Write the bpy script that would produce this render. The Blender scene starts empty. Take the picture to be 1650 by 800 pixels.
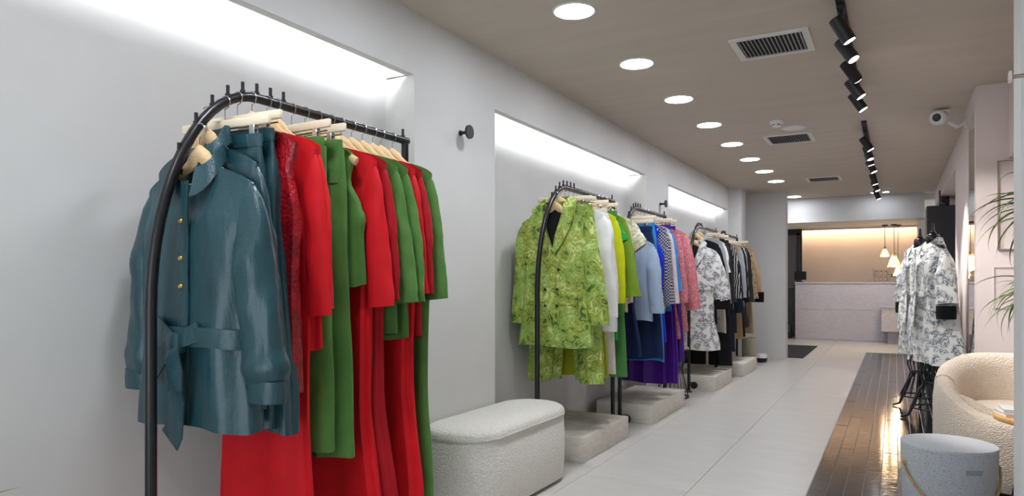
import bpy, bmesh, math, random
from mathutils import Vector, Matrix, noise
random.seed(7)
sc = bpy.context.scene
C = sc.collection
PI = math.pi
H = 1.10            # eye height, the counter's height
CEIL = 2.39
# ------------------------------------------------------------------ camera
TH = math.atan(618 / 1100)
cd = bpy.data.cameras.new('camera'); cam = bpy.data.objects.new('camera', cd); C.objects.link(cam)
cam.location = (0, 0, H); cam.rotation_euler = (PI / 2, 0, TH)
cd.sensor_fit = 'HORIZONTAL'; cd.sensor_width = 36; cd.lens = 24.0
cd.shift_y = 55 / 1650
cd.clip_start = 0.02; cd.clip_end = 100
sc.camera = cam
# ------------------------------------------------------------------ world (cool daylight through the open shop front)
w = bpy.data.worlds.new('world'); sc.world = w; w.use_nodes = True
w.node_tree.nodes['Background'].inputs[0].default_value = (0.80, 0.90, 1.0, 1)
w.node_tree.nodes['Background'].inputs[1].default_value = 1.3
sc.view_settings.view_transform = 'Standard'; sc.view_settings.look = 'None'
sc.view_settings.gamma = 1; sc.view_settings.use_curve_mapping = False
sc.view_settings.exposure = 1.2
E_DOWN = 30.0       # recessed downlights
E_LED = 22.0        # niche strips
E_COVE = 8.0       # warm strip in the back room
P_SPOT = 34.0       # track heads
P_PEND = 2.2
P_DOWN = 11.0      # downward throw of each downlight

# ------------------------------------------------------------------ helpers
def lin(h):
    h = h.lstrip('#'); c = [int(h[i:i + 2], 16) / 255 for i in (0, 2, 4)]
    return tuple(x / 12.92 if x <= .04045 else ((x + .055) / 1.055) ** 2.4 for x in c) + (1,)

def newmat(name):
    m = bpy.data.materials.new(name); m.use_nodes = True
    nt = m.node_tree; b = nt.nodes['Principled BSDF']
    return m, nt, b

def coords(nt, scale=(1, 1, 1)):
    tc = nt.nodes.new('ShaderNodeTexCoord'); mp = nt.nodes.new('ShaderNodeMapping')
    mp.inputs['Scale'].default_value = scale
    nt.links.new(tc.outputs['Object'], mp.inputs[0])
    return mp.outputs[0]

def noise_tex(nt, vec, scale, detail=3, rough=.5, dist=0):
    n = nt.nodes.new('ShaderNodeTexNoise'); n.inputs['Scale'].default_value = scale
    n.inputs['Detail'].default_value = detail; n.inputs['Roughness'].default_value = rough
    n.inputs['Distortion'].default_value = dist
    nt.links.new(vec, n.inputs['Vector']); return n.outputs['Fac']

def ramp(nt, fac, stops, interp='LINEAR'):
    r = nt.nodes.new('ShaderNodeValToRGB'); r.color_ramp.interpolation = interp
    e = r.color_ramp.elements
    while len(e) < len(stops): e.new(.5)
    for el, (p, c) in zip(e, stops): el.position = p; el.color = lin(c) if isinstance(c, str) else c
    nt.links.new(fac, r.inputs[0]); return r.outputs[0]

def bump(nt, b, fac, strength=.3, dist=.01):
    n = nt.nodes.new('ShaderNodeBump'); n.inputs['Strength'].default_value = strength; n.inputs['Distance'].default_value = dist
    nt.links.new(fac, n.inputs['Height']); nt.links.new(n.outputs[0], b.inputs['Normal'])

def simple(name, col, rough=.5, metal=0, bscale=0, bstr=.2, bdist=.004, var=0, vscale=3, scl=(1, 1, 1), sheen=0, spec=.5, coat=0):
    m, nt, b = newmat(name)
    c = lin(col); b.inputs['Base Color'].default_value = c
    b.inputs['Roughness'].default_value = rough; b.inputs['Metallic'].default_value = metal
    b.inputs['Specular IOR Level'].default_value = spec
    if coat: b.inputs['Coat Weight'].default_value = coat; b.inputs['Coat Roughness'].default_value = .1
    if sheen:
        b.inputs['Sheen Weight'].default_value = sheen; b.inputs['Sheen Roughness'].default_value = .4
        b.inputs['Sheen Tint'].default_value = tuple(min(1, x * 2 + .1) for x in c[:3]) + (1,)
    if bscale or var:
        v = coords(nt, scl)
        if var:
            f = noise_tex(nt, v, vscale, 4, .6)
            lo = tuple(x * (1 - var) for x in c[:3]) + (1,); hi = tuple(min(1, x * (1 + var)) for x in c[:3]) + (1,)
            nt.links.new(ramp(nt, f, [(.3, lo), (.7, hi)]), b.inputs['Base Color'])
        if bscale: bump(nt, b, noise_tex(nt, v, bscale, 3), bstr, bdist)
    return m

def emit(name, col, strength):
    m, nt, b = newmat(name)
    b.inputs['Base Color'].default_value = lin(col); b.inputs['Emission Color'].default_value = lin(col)
    b.inputs['Emission Strength'].default_value = strength
    return m

class G:
    """collects verts and faces; build() links them as one mesh object"""
    def __init__(s): s.v = []; s.f = []
    def add(s, vs, fs):
        o = len(s.v); s.v += [tuple(v) for v in vs]; s.f += [tuple(i + o for i in f) for f in fs]; return s
    def box(s, x0, x1, y0, y1, z0, z1):
        return s.add([(x0, y0, z0), (x1, y0, z0), (x1, y1, z0), (x0, y1, z0), (x0, y0, z1), (x1, y0, z1), (x1, y1, z1), (x0, y1, z1)],
                     [(0, 3, 2, 1), (4, 5, 6, 7), (0, 1, 5, 4), (1, 2, 6, 5), (2, 3, 7, 6), (3, 0, 4, 7)])
    def bbox(s, x0, x1, y0, y1, z0, z1, bev=.01, seg=2):
        bm = bmesh.new(); bmesh.ops.create_cube(bm, size=1)
        for v in bm.verts: v.co = Vector(((x0 + x1) / 2 + v.co.x * (x1 - x0), (y0 + y1) / 2 + v.co.y * (y1 - y0), (z0 + z1) / 2 + v.co.z * (z1 - z0)))
        bmesh.ops.bevel(bm, geom=bm.edges[:], offset=bev, segments=seg, profile=.5, affect='EDGES')
        bm.verts.index_update()
        s.add([v.co[:] for v in bm.verts], [[v.index for v in f.verts] for f in bm.faces]); bm.free(); return s
    def tube(s, pts, r, n=10, cap=True, flat=None):
        """sweep along pts; r a number or list; flat = (a,b) scales of the two cross axes"""
        pts = [Vector(p) for p in pts]; k = len(pts)
        rs = r if isinstance(r, (list, tuple)) else [r] * k
        vs = []; prev = None
        for i in range(k):
            d = (pts[min(i + 1, k - 1)] - pts[max(i - 1, 0)]).normalized()
            if prev is None:
                ref = Vector((0, 0, 1)) if abs(d.z) < .9 else Vector((0, 1, 0))
                a = d.cross(ref).normalized()
            else:
                a = (prev - d * prev.dot(d)).normalized()
            b = d.cross(a); prev = a
            fa, fb = flat if flat else (1, 1)
            for j in range(n):
                t = 2 * PI * j / n
                vs.append(pts[i] + (a * math.cos(t) * fa + b * math.sin(t) * fb) * rs[i])
        fs = [(i * n + j, i * n + (j + 1) % n, (i + 1) * n + (j + 1) % n, (i + 1) * n + j) for i in range(k - 1) for j in range(n)]
        if cap: fs += [tuple(range(n - 1, -1, -1)), tuple((k - 1) * n + j for j in range(n))]
        return s.add(vs, fs)
    def lathe(s, prof, n=32, c=(0, 0, 0), close=True):
        vs = []; k = len(prof)
        for (r, z) in prof:
            for j in range(n):
                t = 2 * PI * j / n; vs.append((c[0] + r * math.cos(t), c[1] + r * math.sin(t), c[2] + z))
        fs = [(i * n + j, i * n + (j + 1) % n, (i + 1) * n + (j + 1) % n, (i + 1) * n + j) for i in range(k - 1) for j in range(n)]
        if close: fs += [tuple(range(n - 1, -1, -1)), tuple((k - 1) * n + j for j in range(n))]
        return s.add(vs, fs)
    def loops(s, rows, cap0=False, cap1=False):
        n = len(rows[0]); vs = [p for r in rows for p in r]
        fs = [(i * n + j, i * n + (j + 1) % n, (i + 1) * n + (j + 1) % n, (i + 1) * n + j) for i in range(len(rows) - 1) for j in range(n)]
        if cap0: fs.append(tuple(range(n - 1, -1, -1)))
        if cap1: fs.append(tuple((len(rows) - 1) * n + j for j in range(n)))
        return s.add(vs, fs)
    def sheet(s, rows):
        n = len(rows[0]); vs = [p for r in rows for p in r]
        return s.add(vs, [(i * n + j, i * n + j + 1, (i + 1) * n + j + 1, (i + 1) * n + j) for i in range(len(rows) - 1) for j in range(n - 1)])
    def disc(s, c, nrm, r, th, n=20):
        c = Vector(c); d = Vector(nrm).normalized()
        return s.tube([c - d * th / 2, c + d * th / 2], r, n)
    def mesh(s, name, m, smooth=True):
        me = bpy.data.meshes.new(name); me.from_pydata(s.v, [], s.f)
        bm = bmesh.new(); bm.from_mesh(me); bmesh.ops.recalc_face_normals(bm, faces=bm.faces[:]); bm.to_mesh(me); bm.free()
        me.materials.append(m)
        if smooth:
            me.shade_smooth()
            try: me.set_sharp_from_angle(angle=math.radians(40))
            except Exception: pass
        return me
    def build(s, name, m, parent=None, smooth=True, loc=None, rot=None):
        o = bpy.data.objects.new(name, s.mesh(name, m, smooth)); C.objects.link(o)
        if parent: o.parent = parent
        if loc: o.location = loc
        if rot: o.rotation_euler = rot
        return o

def tag(o, label, cat, group=None):
    o['label'] = label; o['category'] = cat
    if group: o['group'] = group
    return o
def struct(o, label=None):
    o['kind'] = 'structure'
    if label: o['label'] = label
    return o
def thing(name, label, cat, loc=(0, 0, 0), rz=0, group=None):
    o = bpy.data.objects.new(name, None); C.objects.link(o); o.empty_display_size = .05
    o.location = loc; o.rotation_euler = (0, 0, rz)
    return tag(o, label, cat, group)
def inst(name, me, parent, loc=(0, 0, 0), rot=(0, 0, 0)):
    o = bpy.data.objects.new(name, me); C.objects.link(o); o.parent = parent; o.location = loc; o.rotation_euler = rot
    return o
def smooth01(x): x = max(0, min(1, x)); return x * x * (3 - 2 * x)
def lerp(a, b, t): return a + (b - a) * t
def curve_at(lst, d):
    if d <= lst[0][0]: return lst[0][1]
    for (a, va), (b, vb) in zip(lst, lst[1:]):
        if d <= b: return lerp(va, vb, smooth01((d - a) / (b - a)))
    return lst[-1][1]

# ------------------------------------------------------------------ materials
M = {}
M['wall'] = simple('wall_plaster', '#d0cfcc', .85, bscale=60, bstr=.10, bdist=.003, var=.03, vscale=2)
M['wall_pink'] = simple('wall_paint_rose_grey', '#dccfcc', .8, bscale=60, bstr=.08, bdist=.003, var=.02)
M['ceiling'] = simple('ceiling_plaster', '#c6bbaf', .8, bscale=8, bstr=.10, bdist=.01, var=.04, vscale=1.2, scl=(1, 6, 1))
M['tile'] = simple('grey_floor_tile', '#c6c2bc', .32, bscale=30, bstr=.03, bdist=.002, var=.05, vscale=2.5, scl=(1, 3, 1), spec=.4)
M['grout'] = simple('tile_grout', '#c4c0ba', .9, bscale=40)
M['black'] = simple('black_metal', '#0d0d10', .32, 0, bscale=200, bstr=.02)
M['black_matte'] = simple('black_matte_metal', '#141417', .5, 0, bscale=200, bstr=.02)
M['chrome'] = simple('chrome_wire', '#c9c9cb', .22, 1.0, bscale=100, bstr=.01)
M['gold'] = simple('gold_button_metal', '#d8b46a', .25, 1.0, bscale=100, bstr=.01)
M['white_paint'] = simple('white_paint', '#dcdbd8', .45, bscale=80, bstr=.02)
M['vent_slat'] = simple('vent_slat_grey', '#a9a8a8', .5, bscale=80, bstr=.02)
M['vent_dark'] = simple('vent_dark', '#26282c', .8, bscale=40)
M['plastic_white'] = simple('white_plastic', '#e6e5e2', .35, bscale=80, bstr=.02)
M['lens'] = simple('black_lens', '#050506', .08, bscale=50, bstr=.01)
M['down'] = emit('downlight_diffuser', '#ecf3ff', E_DOWN)
M['led'] = emit('led_strip', '#f4f8ff', E_LED)
M['cove'] = emit('warm_led_strip', '#ffe6c8', E_COVE)
M['spotface'] = emit('spot_lens', '#fff4e6', 18)
M['bulb'] = emit('bulb', '#ffe3b8', 40)
M['dark_panel'] = simple('charcoal_laminate', '#2b2a2f', .5, bscale=30, bstr=.03)
M['door_grey'] = simple('slate_door_paint', '#5b5d63', .5, bscale=30, bstr=.03)
M['beige_wall'] = simple('beige_wall_paint', '#e0d3c6', .8, bscale=50, bstr=.08, var=.03)
M['mat_dark'] = simple('doormat_fibre', '#26262b', .95, bscale=300, bstr=.8, bdist=.006, var=.25, vscale=120)
M['rope'] = simple('jute_rope', '#a98a5c', .9, bscale=180, bstr=.8, bdist=.004, var=.2, vscale=60)
M['brass'] = simple('aged_brass', '#a8988a', .45, .5, bscale=60, bstr=.03)
M['oak'] = simple('oak_table_top', '#c8995a', .4, bscale=20, bstr=.05, var=.18, vscale=6, scl=(1, 12, 1))
M['paper'] = simple('white_paper', '#e4e2df', .7, bscale=80, bstr=.02)
M['book_cover'] = simple('book_cover', '#cfcac6', .5, bscale=80, bstr=.02)
M['speaker'] = simple('speaker_black', '#0a0a0c', .25, bscale=200, bstr=.05)
M['jar'] = simple('clear_jar', '#c9b8a4', .15, bscale=20, bstr=.01, spec=.8)
M['stem'] = simple('plant_cane', '#7b6a4d', .8, bscale=60, bstr=.4)
M['pot'] = simple('planter_white', '#d9d6d0', .6, bscale=40, bstr=.05)
M['soil'] = simple('soil', '#3b2f26', .95, bscale=80, bstr=.8)
M['pot_dark'] = simple('pot_black_glaze', '#151517', .4, bscale=40, bstr=.03)
M['mirror'] = simple('mirror_glass', '#f2f3f2', .01, 1.0)
M['label_white'] = simple('woven_label_white', '#e8e8e8', .7, bscale=200, bstr=.05)
M['label_black'] = simple('woven_label_black', '#0b0b0d', .7, bscale=200, bstr=.05)

def wood(name, a, b_, scl=(8, 8, 1.2)):
    m, nt, b = newmat(name); v = coords(nt, scl)
    f = noise_tex(nt, v, 9, 4, .6, 1.2)
    nt.links.new(ramp(nt, f, [(.3, a), (.7, b_)]), b.inputs['Base Color']); b.inputs['Roughness'].default_value = .42
    bump(nt, b, f, .06, .002); return m
M['hanger'] = wood('hanger_beech', '#d9b47f', '#ecd0a3', (2, 30, 30))
M['clipwood'] = wood('clip_hanger_pale_wood', '#e5d3b4', '#f1e4cc', (2, 30, 30))

def boucle(name, a, b_):
    m, nt, b = newmat(name); v = coords(nt)
    f = noise_tex(nt, v, 140, 3, .6)
    vo = nt.nodes.new('ShaderNodeTexVoronoi'); vo.inputs['Scale'].default_value = 130
    nt.links.new(v, vo.inputs['Vector'])
    mx = nt.nodes.new('ShaderNodeMath'); mx.operation = 'SUBTRACT'; nt.links.new(f, mx.inputs[0]); nt.links.new(vo.outputs['Distance'], mx.inputs[1])
    nt.links.new(ramp(nt, f, [(.3, a), (.65, b_)]), b.inputs['Base Color'])
    b.inputs['Roughness'].default_value = .95; b.inputs['Sheen Weight'].default_value = .3
    bump(nt, b, mx.outputs[0], .7, .008); return m
M['boucle'] = boucle('boucle_ivory', '#ddd8ce', '#f2eee6')
M['boucle_warm'] = boucle('boucle_cream', '#d2c1ac', '#e4d5c3')

def stone(name, a, b_, c):
    m, nt, b = newmat(name); v = coords(nt, (4, 4, 26))
    f = noise_tex(nt, v, 3.2, 6, .65, .5)
    v2 = coords(nt, (1, 1, 1)); g = noise_tex(nt, v2, 60, 4, .7)
    nt.links.new(ramp(nt, f, [(.25, a), (.5, b_), (.75, c)]), b.inputs['Base Color']); b.inputs['Roughness'].default_value = .8
    mx = nt.nodes.new('ShaderNodeMath'); mx.operation = 'ADD'; nt.links.new(f, mx.inputs[0]); nt.links.new(g, mx.inputs[1])
    bump(nt, b, mx.outputs[0], .35, .006); return m
M['plinth'] = stone('travertine_plinth', '#c8c0b4', '#d8d2c8', '#e6e1d9')
M['counter'] = stone('linear_stone_counter', '#b0aeb8', '#c6c4ce', '#d3d1da')

def terrazzo():
    m, nt, b = newmat('terrazzo_grey'); v = coords(nt)
    vo = nt.nodes.new('ShaderNodeTexVoronoi'); vo.inputs['Scale'].default_value = 190; nt.links.new(v, vo.inputs['Vector'])
    f = noise_tex(nt, v, 240, 2, .5)
    col = ramp(nt, f, [(.33, '#80868f'), (.40, '#b6babf'), (.60, '#bcbfc3'), (.68, '#cfd0d2')])
    nt.links.new(col, b.inputs['Base Color']); b.inputs['Roughness'].default_value = .55
    bump(nt, b, f, .05, .001); return m
M['terrazzo'] = terrazzo()

def glossy_plank():
    m, nt, b = newmat('dark_glazed_plank'); v = coords(nt, (1, 7, 1))
    info = nt.nodes.new('ShaderNodeObjectInfo')
    mp = nt.nodes.new('ShaderNodeVectorMath'); mp.operation = 'ADD'
    nt.links.new(v, mp.inputs[0]); 
    cm = nt.nodes.new('ShaderNodeCombineXYZ'); mu = nt.nodes.new('ShaderNodeMath'); mu.operation = 'MULTIPLY'; mu.inputs[1].default_value = 40
    nt.links.new(info.outputs['Random'], mu.inputs[0]); nt.links.new(mu.outputs[0], cm.inputs[0]); nt.links.new(cm.outputs[0], mp.inputs[1])
    f = noise_tex(nt, mp.outputs[0], 9, 3, .6, .4)
    f2 = noise_tex(nt, mp.outputs[0], 3, 2, .5)
    nt.links.new(ramp(nt, f2, [(.3, '#141518'), (.7, '#1d1d20')]), b.inputs['Base Color'])
    b.inputs['Roughness'].default_value = .07; b.inputs['Specular IOR Level'].default_value = .6; b.inputs['IOR'].default_value = 1.6
    bump(nt, b, f, .17, .0035); return m
M['plank'] = glossy_plank()
M['plank_base'] = simple('pale_joint_filler', '#cfc9c5', .6, bscale=60)

def glassy(name, col, alpha):
    m, nt, b = newmat(name); b.inputs['Base Color'].default_value = lin(col)
    b.inputs['Transmission Weight'].default_value = alpha; b.inputs['Roughness'].default_value = .08; b.inputs['IOR'].default_value = 1.3
    v = coords(nt); bump(nt, b, noise_tex(nt, v, 30, 2), .1, .002); return m
M['glass'] = glassy('pendant_glass', '#ffe9cf', .85)

def leafmat():
    m, nt, b = newmat('leaf_green'); info = nt.nodes.new('ShaderNodeObjectInfo')
    nt.links.new(ramp(nt, info.outputs['Random'], [(0, '#3f5a22'), (.5, '#56762f'), (1, '#7a8f4a')]), b.inputs['Base Color'])
    b.inputs['Roughness'].default_value = .35; v = coords(nt, (60, 60, 2)); bump(nt, b, noise_tex(nt, v, 6, 2), .2, .002); return m
M['leaf'] = leafmat()

# --- cloth
def cloth(name, col, rough=.8, sheen=.0, var=.08, vscale=12, fine=160, fstr=.25, spec=.3, wr=.25, wscale=14):
    """plain cloth: fine weave relief plus softer creases"""
    m, nt, b = newmat(name); c = lin(col)
    v = coords(nt)
    f = noise_tex(nt, v, vscale, 3, .5)
    lo = tuple(x * (1 - var) for x in c[:3]) + (1,); hi = tuple(min(1, x * (1 + var)) for x in c[:3]) + (1,)
    nt.links.new(ramp(nt, f, [(.3, lo), (.7, hi)]), b.inputs['Base Color'])
    b.inputs['Roughness'].default_value = rough; b.inputs['Specular IOR Level'].default_value = spec
    if sheen:
        b.inputs['Sheen Weight'].default_value = sheen; b.inputs['Sheen Roughness'].default_value = .35
        b.inputs['Sheen Tint'].default_value = tuple(min(1, x * 2.5 + .05) for x in c[:3]) + (1,)
    a = noise_tex(nt, v, fine, 2); v2 = coords(nt, (1, 1, .35)); d = noise_tex(nt, v2, wscale, 3, .6, .6)
    mu = nt.nodes.new('ShaderNodeMath'); mu.operation = 'MULTIPLY_ADD'; mu.inputs[1].default_value = fstr * .25
    nt.links.new(a, mu.inputs[0]); nt.links.new(d, mu.inputs[2])
    bump(nt, b, mu.outputs[0], wr, .012); return m

def printed(name, scale, stops, rough=.75, dist=2.5, kind='noise', detail=3, scl=(1, 1, 1), stripes=False):
    m, nt, b = newmat(name); v = coords(nt, scl)
    if kind == 'noise': f = noise_tex(nt, v, scale, detail, .55, dist)
    elif kind == 'voronoi':
        n = nt.nodes.new('ShaderNodeTexVoronoi'); n.inputs['Scale'].default_value = scale
        nt.links.new(v, n.inputs['Vector']); f = n.outputs['Distance']
    elif kind == 'wave':
        n = nt.nodes.new('ShaderNodeTexWave'); n.inputs['Scale'].default_value = scale; n.inputs['Distortion'].default_value = dist
        n.inputs['Detail'].default_value = 2; n.bands_direction = 'Z' if stripes == 'Z' else 'X'
        nt.links.new(v, n.inputs['Vector']); f = n.outputs['Fac']
    elif kind == 'checker':
        n = nt.nodes.new('ShaderNodeTexChecker'); n.inputs['Scale'].default_value = scale; nt.links.new(v, n.inputs['Vector']); f = n.outputs['Fac']
    nt.links.new(ramp(nt, f, stops, 'LINEAR'), b.inputs['Base Color']); b.inputs['Roughness'].default_value = rough
    b.inputs['Specular IOR Level'].default_value = .3
    v2 = coords(nt, (1, 1, .35)); bump(nt, b, noise_tex(nt, v2, 12, 3, .6, .5), .25, .012)
    return m

def paisley(name):
    m, nt, b = newmat(name); v = coords(nt)
    nd = noise_tex(nt, v, 14, 3, .6)
    vo = nt.nodes.new('ShaderNodeTexVoronoi'); vo.inputs['Scale'].default_value = 16; vo.feature = 'F1'
    add = nt.nodes.new('ShaderNodeVectorMath'); add.operation = 'ADD'
    ms = nt.nodes.new('ShaderNodeVectorMath'); ms.operation = 'SCALE'; ms.inputs['Scale'].default_value = .12
    nn = nt.nodes.new('ShaderNodeTexNoise'); nn.inputs['Scale'].default_value = 9; nt.links.new(v, nn.inputs['Vector'])
    nt.links.new(nn.outputs['Color'], ms.inputs[0]); nt.links.new(v, add.inputs[0]); nt.links.new(ms.outputs[0], add.inputs[1])
    nt.links.new(add.outputs[0], vo.inputs['Vector'])
    w = nt.nodes.new('ShaderNodeMath'); w.operation = 'MULTIPLY'; w.inputs[1].default_value = 18; nt.links.new(vo.outputs['Distance'], w.inputs[0])
    s = nt.nodes.new('ShaderNodeMath'); s.operation = 'SINE'; nt.links.new(w.outputs[0], s.inputs[0])
    mm = nt.nodes.new('ShaderNodeMath'); mm.operation = 'MULTIPLY_ADD'; mm.inputs[1].default_value = .16; nt.links.new(s.outputs[0], mm.inputs[0]); nt.links.new(nd, mm.inputs[2])
    col = ramp(nt, mm.outputs[0], [(.20, '#3a5a18'), (.32, '#6f8f2e'), (.44, '#b2c25a'), (.52, '#83882a'), (.60, '#a0ad44'), (.74, '#d6e08e')])
    big = noise_tex(nt, v, 7, 2, .5)
    mix = nt.nodes.new('ShaderNodeMix'); mix.data_type = 'RGBA'
    nt.links.new(ramp(nt, big, [(.45, (0, 0, 0, 1)), (.6, (.42, .42, .42, 1))]), mix.inputs[0])
    nt.links.new(col, mix.inputs[6]); mix.inputs[7].default_value = lin('#86b45e')
    nt.links.new(mix.outputs[2], b.inputs['Base Color']); b.inputs['Roughness'].default_value = .7
    v2 = coords(nt, (1, 1, .35)); bump(nt, b, noise_tex(nt, v2, 12, 3, .6, .5), .3, .012)
    return m

K = {}
K['teal'] = cloth('teal_leather', '#1f444c', .30, var=.10, vscale=5, fine=220, fstr=.4, spec=.55, wr=.6, wscale=9)
K['teal_dark'] = cloth('teal_leather_lining', '#1f434c', .4, var=.1, spec=.5)
K['red'] = cloth('scarlet_crepe', '#d10f1c', .7, .1, fine=250)
K['red_deep'] = cloth('crimson_velvet', '#a50b18', .75, .25, wr=.4)
K['sequin'] = None
K['green'] = cloth('green_velvet', '#527c3c', .85, .5, var=.12, wr=.35)
K['paisley'] = paisley('green_paisley_print')
K['white'] = cloth('white_cotton', '#e9e7e6', .8, fine=200)
K['lace'] = cloth('white_lace', '#dfdfe2', .85, fine=70, fstr=1.4, wr=.6)
K['cream'] = cloth('cream_twill', '#d8d0c6', .8)
K['yellow'] = cloth('chartreuse_jersey', '#c4cd10', .75)
K['yellow_dk'] = cloth('mustard_lime_satin', '#a2a51c', .5)
K['kelly'] = cloth('kelly_green_knit', '#159a45', .8)
K['olive'] = cloth('olive_green_wool', '#7f9d2d', .85)
K['mid_green'] = cloth('mid_green_twill', '#4f8a48', .85)
K['leafprint'] = printed('cream_leaf_print', 22, [(.40, '#e6e0d2'), (.5, '#cdc6a4'), (.56, '#9aa06a'), (.66, '#e8e2d6')])
K['navy'] = cloth('navy_denim', '#16274f', .85, fine=300, fstr=.6)
K['denim'] = printed('light_blue_denim_stripe', 26, [(.3, '#98abc6'), (.7, '#b2c1d6')], kind='wave', dist=3)
K['royal'] = cloth('royal_blue_crepe', '#1430c8', .7)
K['check'] = printed('black_white_check', 80, [(0, '#22222c'), (1, '#b9b7c0')], kind='checker')
K['pinkpale'] = cloth('pale_pink_silk', '#e0cdd6', .6)
K['sky'] = cloth('sky_blue_crepe', '#1f8fd6', .7)
K['pinkprint'] = printed('pink_red_ditsy_print', 60, [(.36, '#b04055'), (.46, '#d98a94'), (.54, '#c45a66'), (.62, '#dcb0a0')], dist=1.5)
K['purple'] = cloth('purple_pleated_satin', '#4a1484', .5)
K['turq'] = cloth('cerulean_silk', '#2a8ed0', .5)
def floral():
    m, nt, b = newmat('white_floral_toile'); v = coords(nt)
    f = noise_tex(nt, v, 72, 4, .7, 1.0); g = noise_tex(nt, v, 17, 1, .5)
    mu = nt.nodes.new('ShaderNodeMath'); mu.operation = 'MULTIPLY'; 
    gm = nt.nodes.new('ShaderNodeMapRange'); gm.inputs[1].default_value = .42; gm.inputs[2].default_value = .53; nt.links.new(g, gm.inputs[0])
    fm = nt.nodes.new('ShaderNodeMapRange'); fm.inputs[1].default_value = .44; fm.inputs[2].default_value = .52; nt.links.new(f, fm.inputs[0])
    nt.links.new(gm.outputs[0], mu.inputs[0]); nt.links.new(fm.outputs[0], mu.inputs[1])
    nt.links.new(ramp(nt, mu.outputs[0], [(.0, '#e6e4de'), (.4, '#cfd0ce'), (.95, '#70757e')]), b.inputs['Base Color'])
    b.inputs['Roughness'].default_value = .7; v2 = coords(nt, (1, 1, .35)); bump(nt, b, noise_tex(nt, v2, 12, 3, .6, .5), .3, .012)
    return m
K['floral'] = floral()
K['grey'] = cloth('light_grey_twill', '#a3a6a9', .8)
K['greystripe'] = printed('grey_stripe_cotton', 60, [(.3, '#8b8e92'), (.6, '#b5b8bb')], kind='wave', dist=.3)
K['blackc'] = cloth('black_wool', '#141417', .85, fine=250)
K['blackfur'] = cloth('black_fur_trim', '#0c0c0e', 1.0, .2, fine=90, fstr=2.5, wr=.9)
K['bleather'] = cloth('black_leather', '#101013', .35, spec=.5, wr=.4)
K['midnight'] = cloth('midnight_navy', '#1a1f2e', .8)
K['bwprint'] = printed('black_white_stripe_print', 14, [(.70, '#16161a'), (.82, '#c9c7c5')], kind='wave', dist=4)
K['tan'] = cloth('tan_wool', '#a08768', .85)
K['taupe'] = cloth('taupe_satin', '#b6aca0', .45)
K['camel'] = cloth('camel_gabardine', '#a98c66', .8)
K['leopard'] = printed('leopard_print', 55, [(.18, '#241a16'), (.30, '#3a2a20'), (.40, '#9a8468'), (.7, '#a8937a')], kind='voronoi')
def sequin():
    m, nt, b = newmat('crimson_sequin'); v = coords(nt)
    vo = nt.nodes.new('ShaderNodeTexVoronoi'); vo.inputs['Scale'].default_value = 90; nt.links.new(v, vo.inputs['Vector'])
    f = noise_tex(nt, v, 20, 3, .6)
    nt.links.new(ramp(nt, f, [(.35, '#7a0713'), (.65, '#a80c1d')]), b.inputs['Base Color']); b.inputs['Roughness'].default_value = .3
    bump(nt, b, vo.outputs['Distance'], .45, .006); return m
K['sequin'] = sequin()

# ------------------------------------------------------------------ room shell
XW = -2.0; XB = -2.172            # wall face, niche back
ZN = 2.09                         # niche head
Y0, Y1 = -2.6, 16.2
fl = struct(G().box(-2.6, 1.6, Y0, Y1, -.08, -.005).build('floor', M['grout'], smooth=False))
# grey tiles 0.6 x 1.2 (pieces)
tm = {}
def tile_mesh(sx, sy, m, key, bev=.0015, th=.006):
    k = (key, round(sx, 3), round(sy, 3))
    if k not in tm: tm[k] = G().bbox(-sx / 2, sx / 2, -sy / 2, sy / 2, -th, 0, bev, 1).mesh('tile', m, False)
    return tm[k]
GAP = .0026
cols = [(-2.165, -1.55), (-1.55, -.95), (-.95, -.402)]
for k in range(16):
    ya = -2.4 + 1.2 * k; yb = ya + 1.2
    cc = list(cols)
    if ya >= 12.0 - .01: cc[2] = (-.95, -.35); cc += [(-.35, .25), (.25, .85)]
    for (xa, xb) in cc:
        if yb > Y1: continue
        inst('tile', tile_mesh(xb - xa - GAP, 1.2 - GAP, M['tile'], 't'), fl, ((xa + xb) / 2, (ya + yb) / 2, 0))
# dark glazed planks along the right (pieces), laid in staggered rows
pl = struct(G().box(-.402, 1.35, 0.0, 12.0, -.005, -.0025).build('floor_dark_strip', M['plank_base'], smooth=False))
PW = .0825; PL = 1.2
for c in range(21):
    xa = -.40 + PW * c
    ymax = 12.0 if c < 11 else 5.4
    y = 1.4 + (c % 3) * .4 - .4
    while y < ymax - .05:
        ln = min(PL, ymax - y)
        gx = .0055 if c % 2 == 1 else .002
        o = inst('plank', tile_mesh(PW - gx, round(ln, 3) - .0003, M['plank'], 'p', .0005, .006), pl, (xa + PW / 2, y + ln / 2, .0022),
                 (random.uniform(-.0012, .0012), random.uniform(-.0015, .0015), 0))
        y += PL
struct(G().box(-2.6, 1.6, Y0, Y1, CEIL, CEIL + .1).box(-2.6, 1.6, 11.6, Y1, 2.30, CEIL - .001).build('ceiling', M['ceiling'], smooth=False))
wl = G()
wl.box(-2.5, XB, Y0, 9.62, 0, CEIL)                       # niche back
wl.box(XW - .012, XW, Y0, 9.62, ZN, CEIL).box(XW - .045, XW - .012, Y0, 9.62, ZN, ZN + .006)                 # head in front of the light cove
for a, b_ in ((2.61, 3.36), (6.08, 6.79), (9.60, 9.66)): wl.box(XB - .01, XW, a, b_, 0, ZN).box(XB - .01, XW - .013, a, b_, ZN + .007, CEIL)
struct(wl.build('wall_left', M['wall'], smooth=False))
struct(G().box(-2.5, -1.838, 9.66, 10.0, 0, CEIL).build('wall_left_column', M['wall'], smooth=False))
struct(G().box(-2.5, -1.364, 10.38, 10.6, 0, CEIL).box(-2.5, -2.1, 10.0, 10.38, 0, CEIL).build('wall_left_partition', M['wall'], smooth=False))
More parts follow.
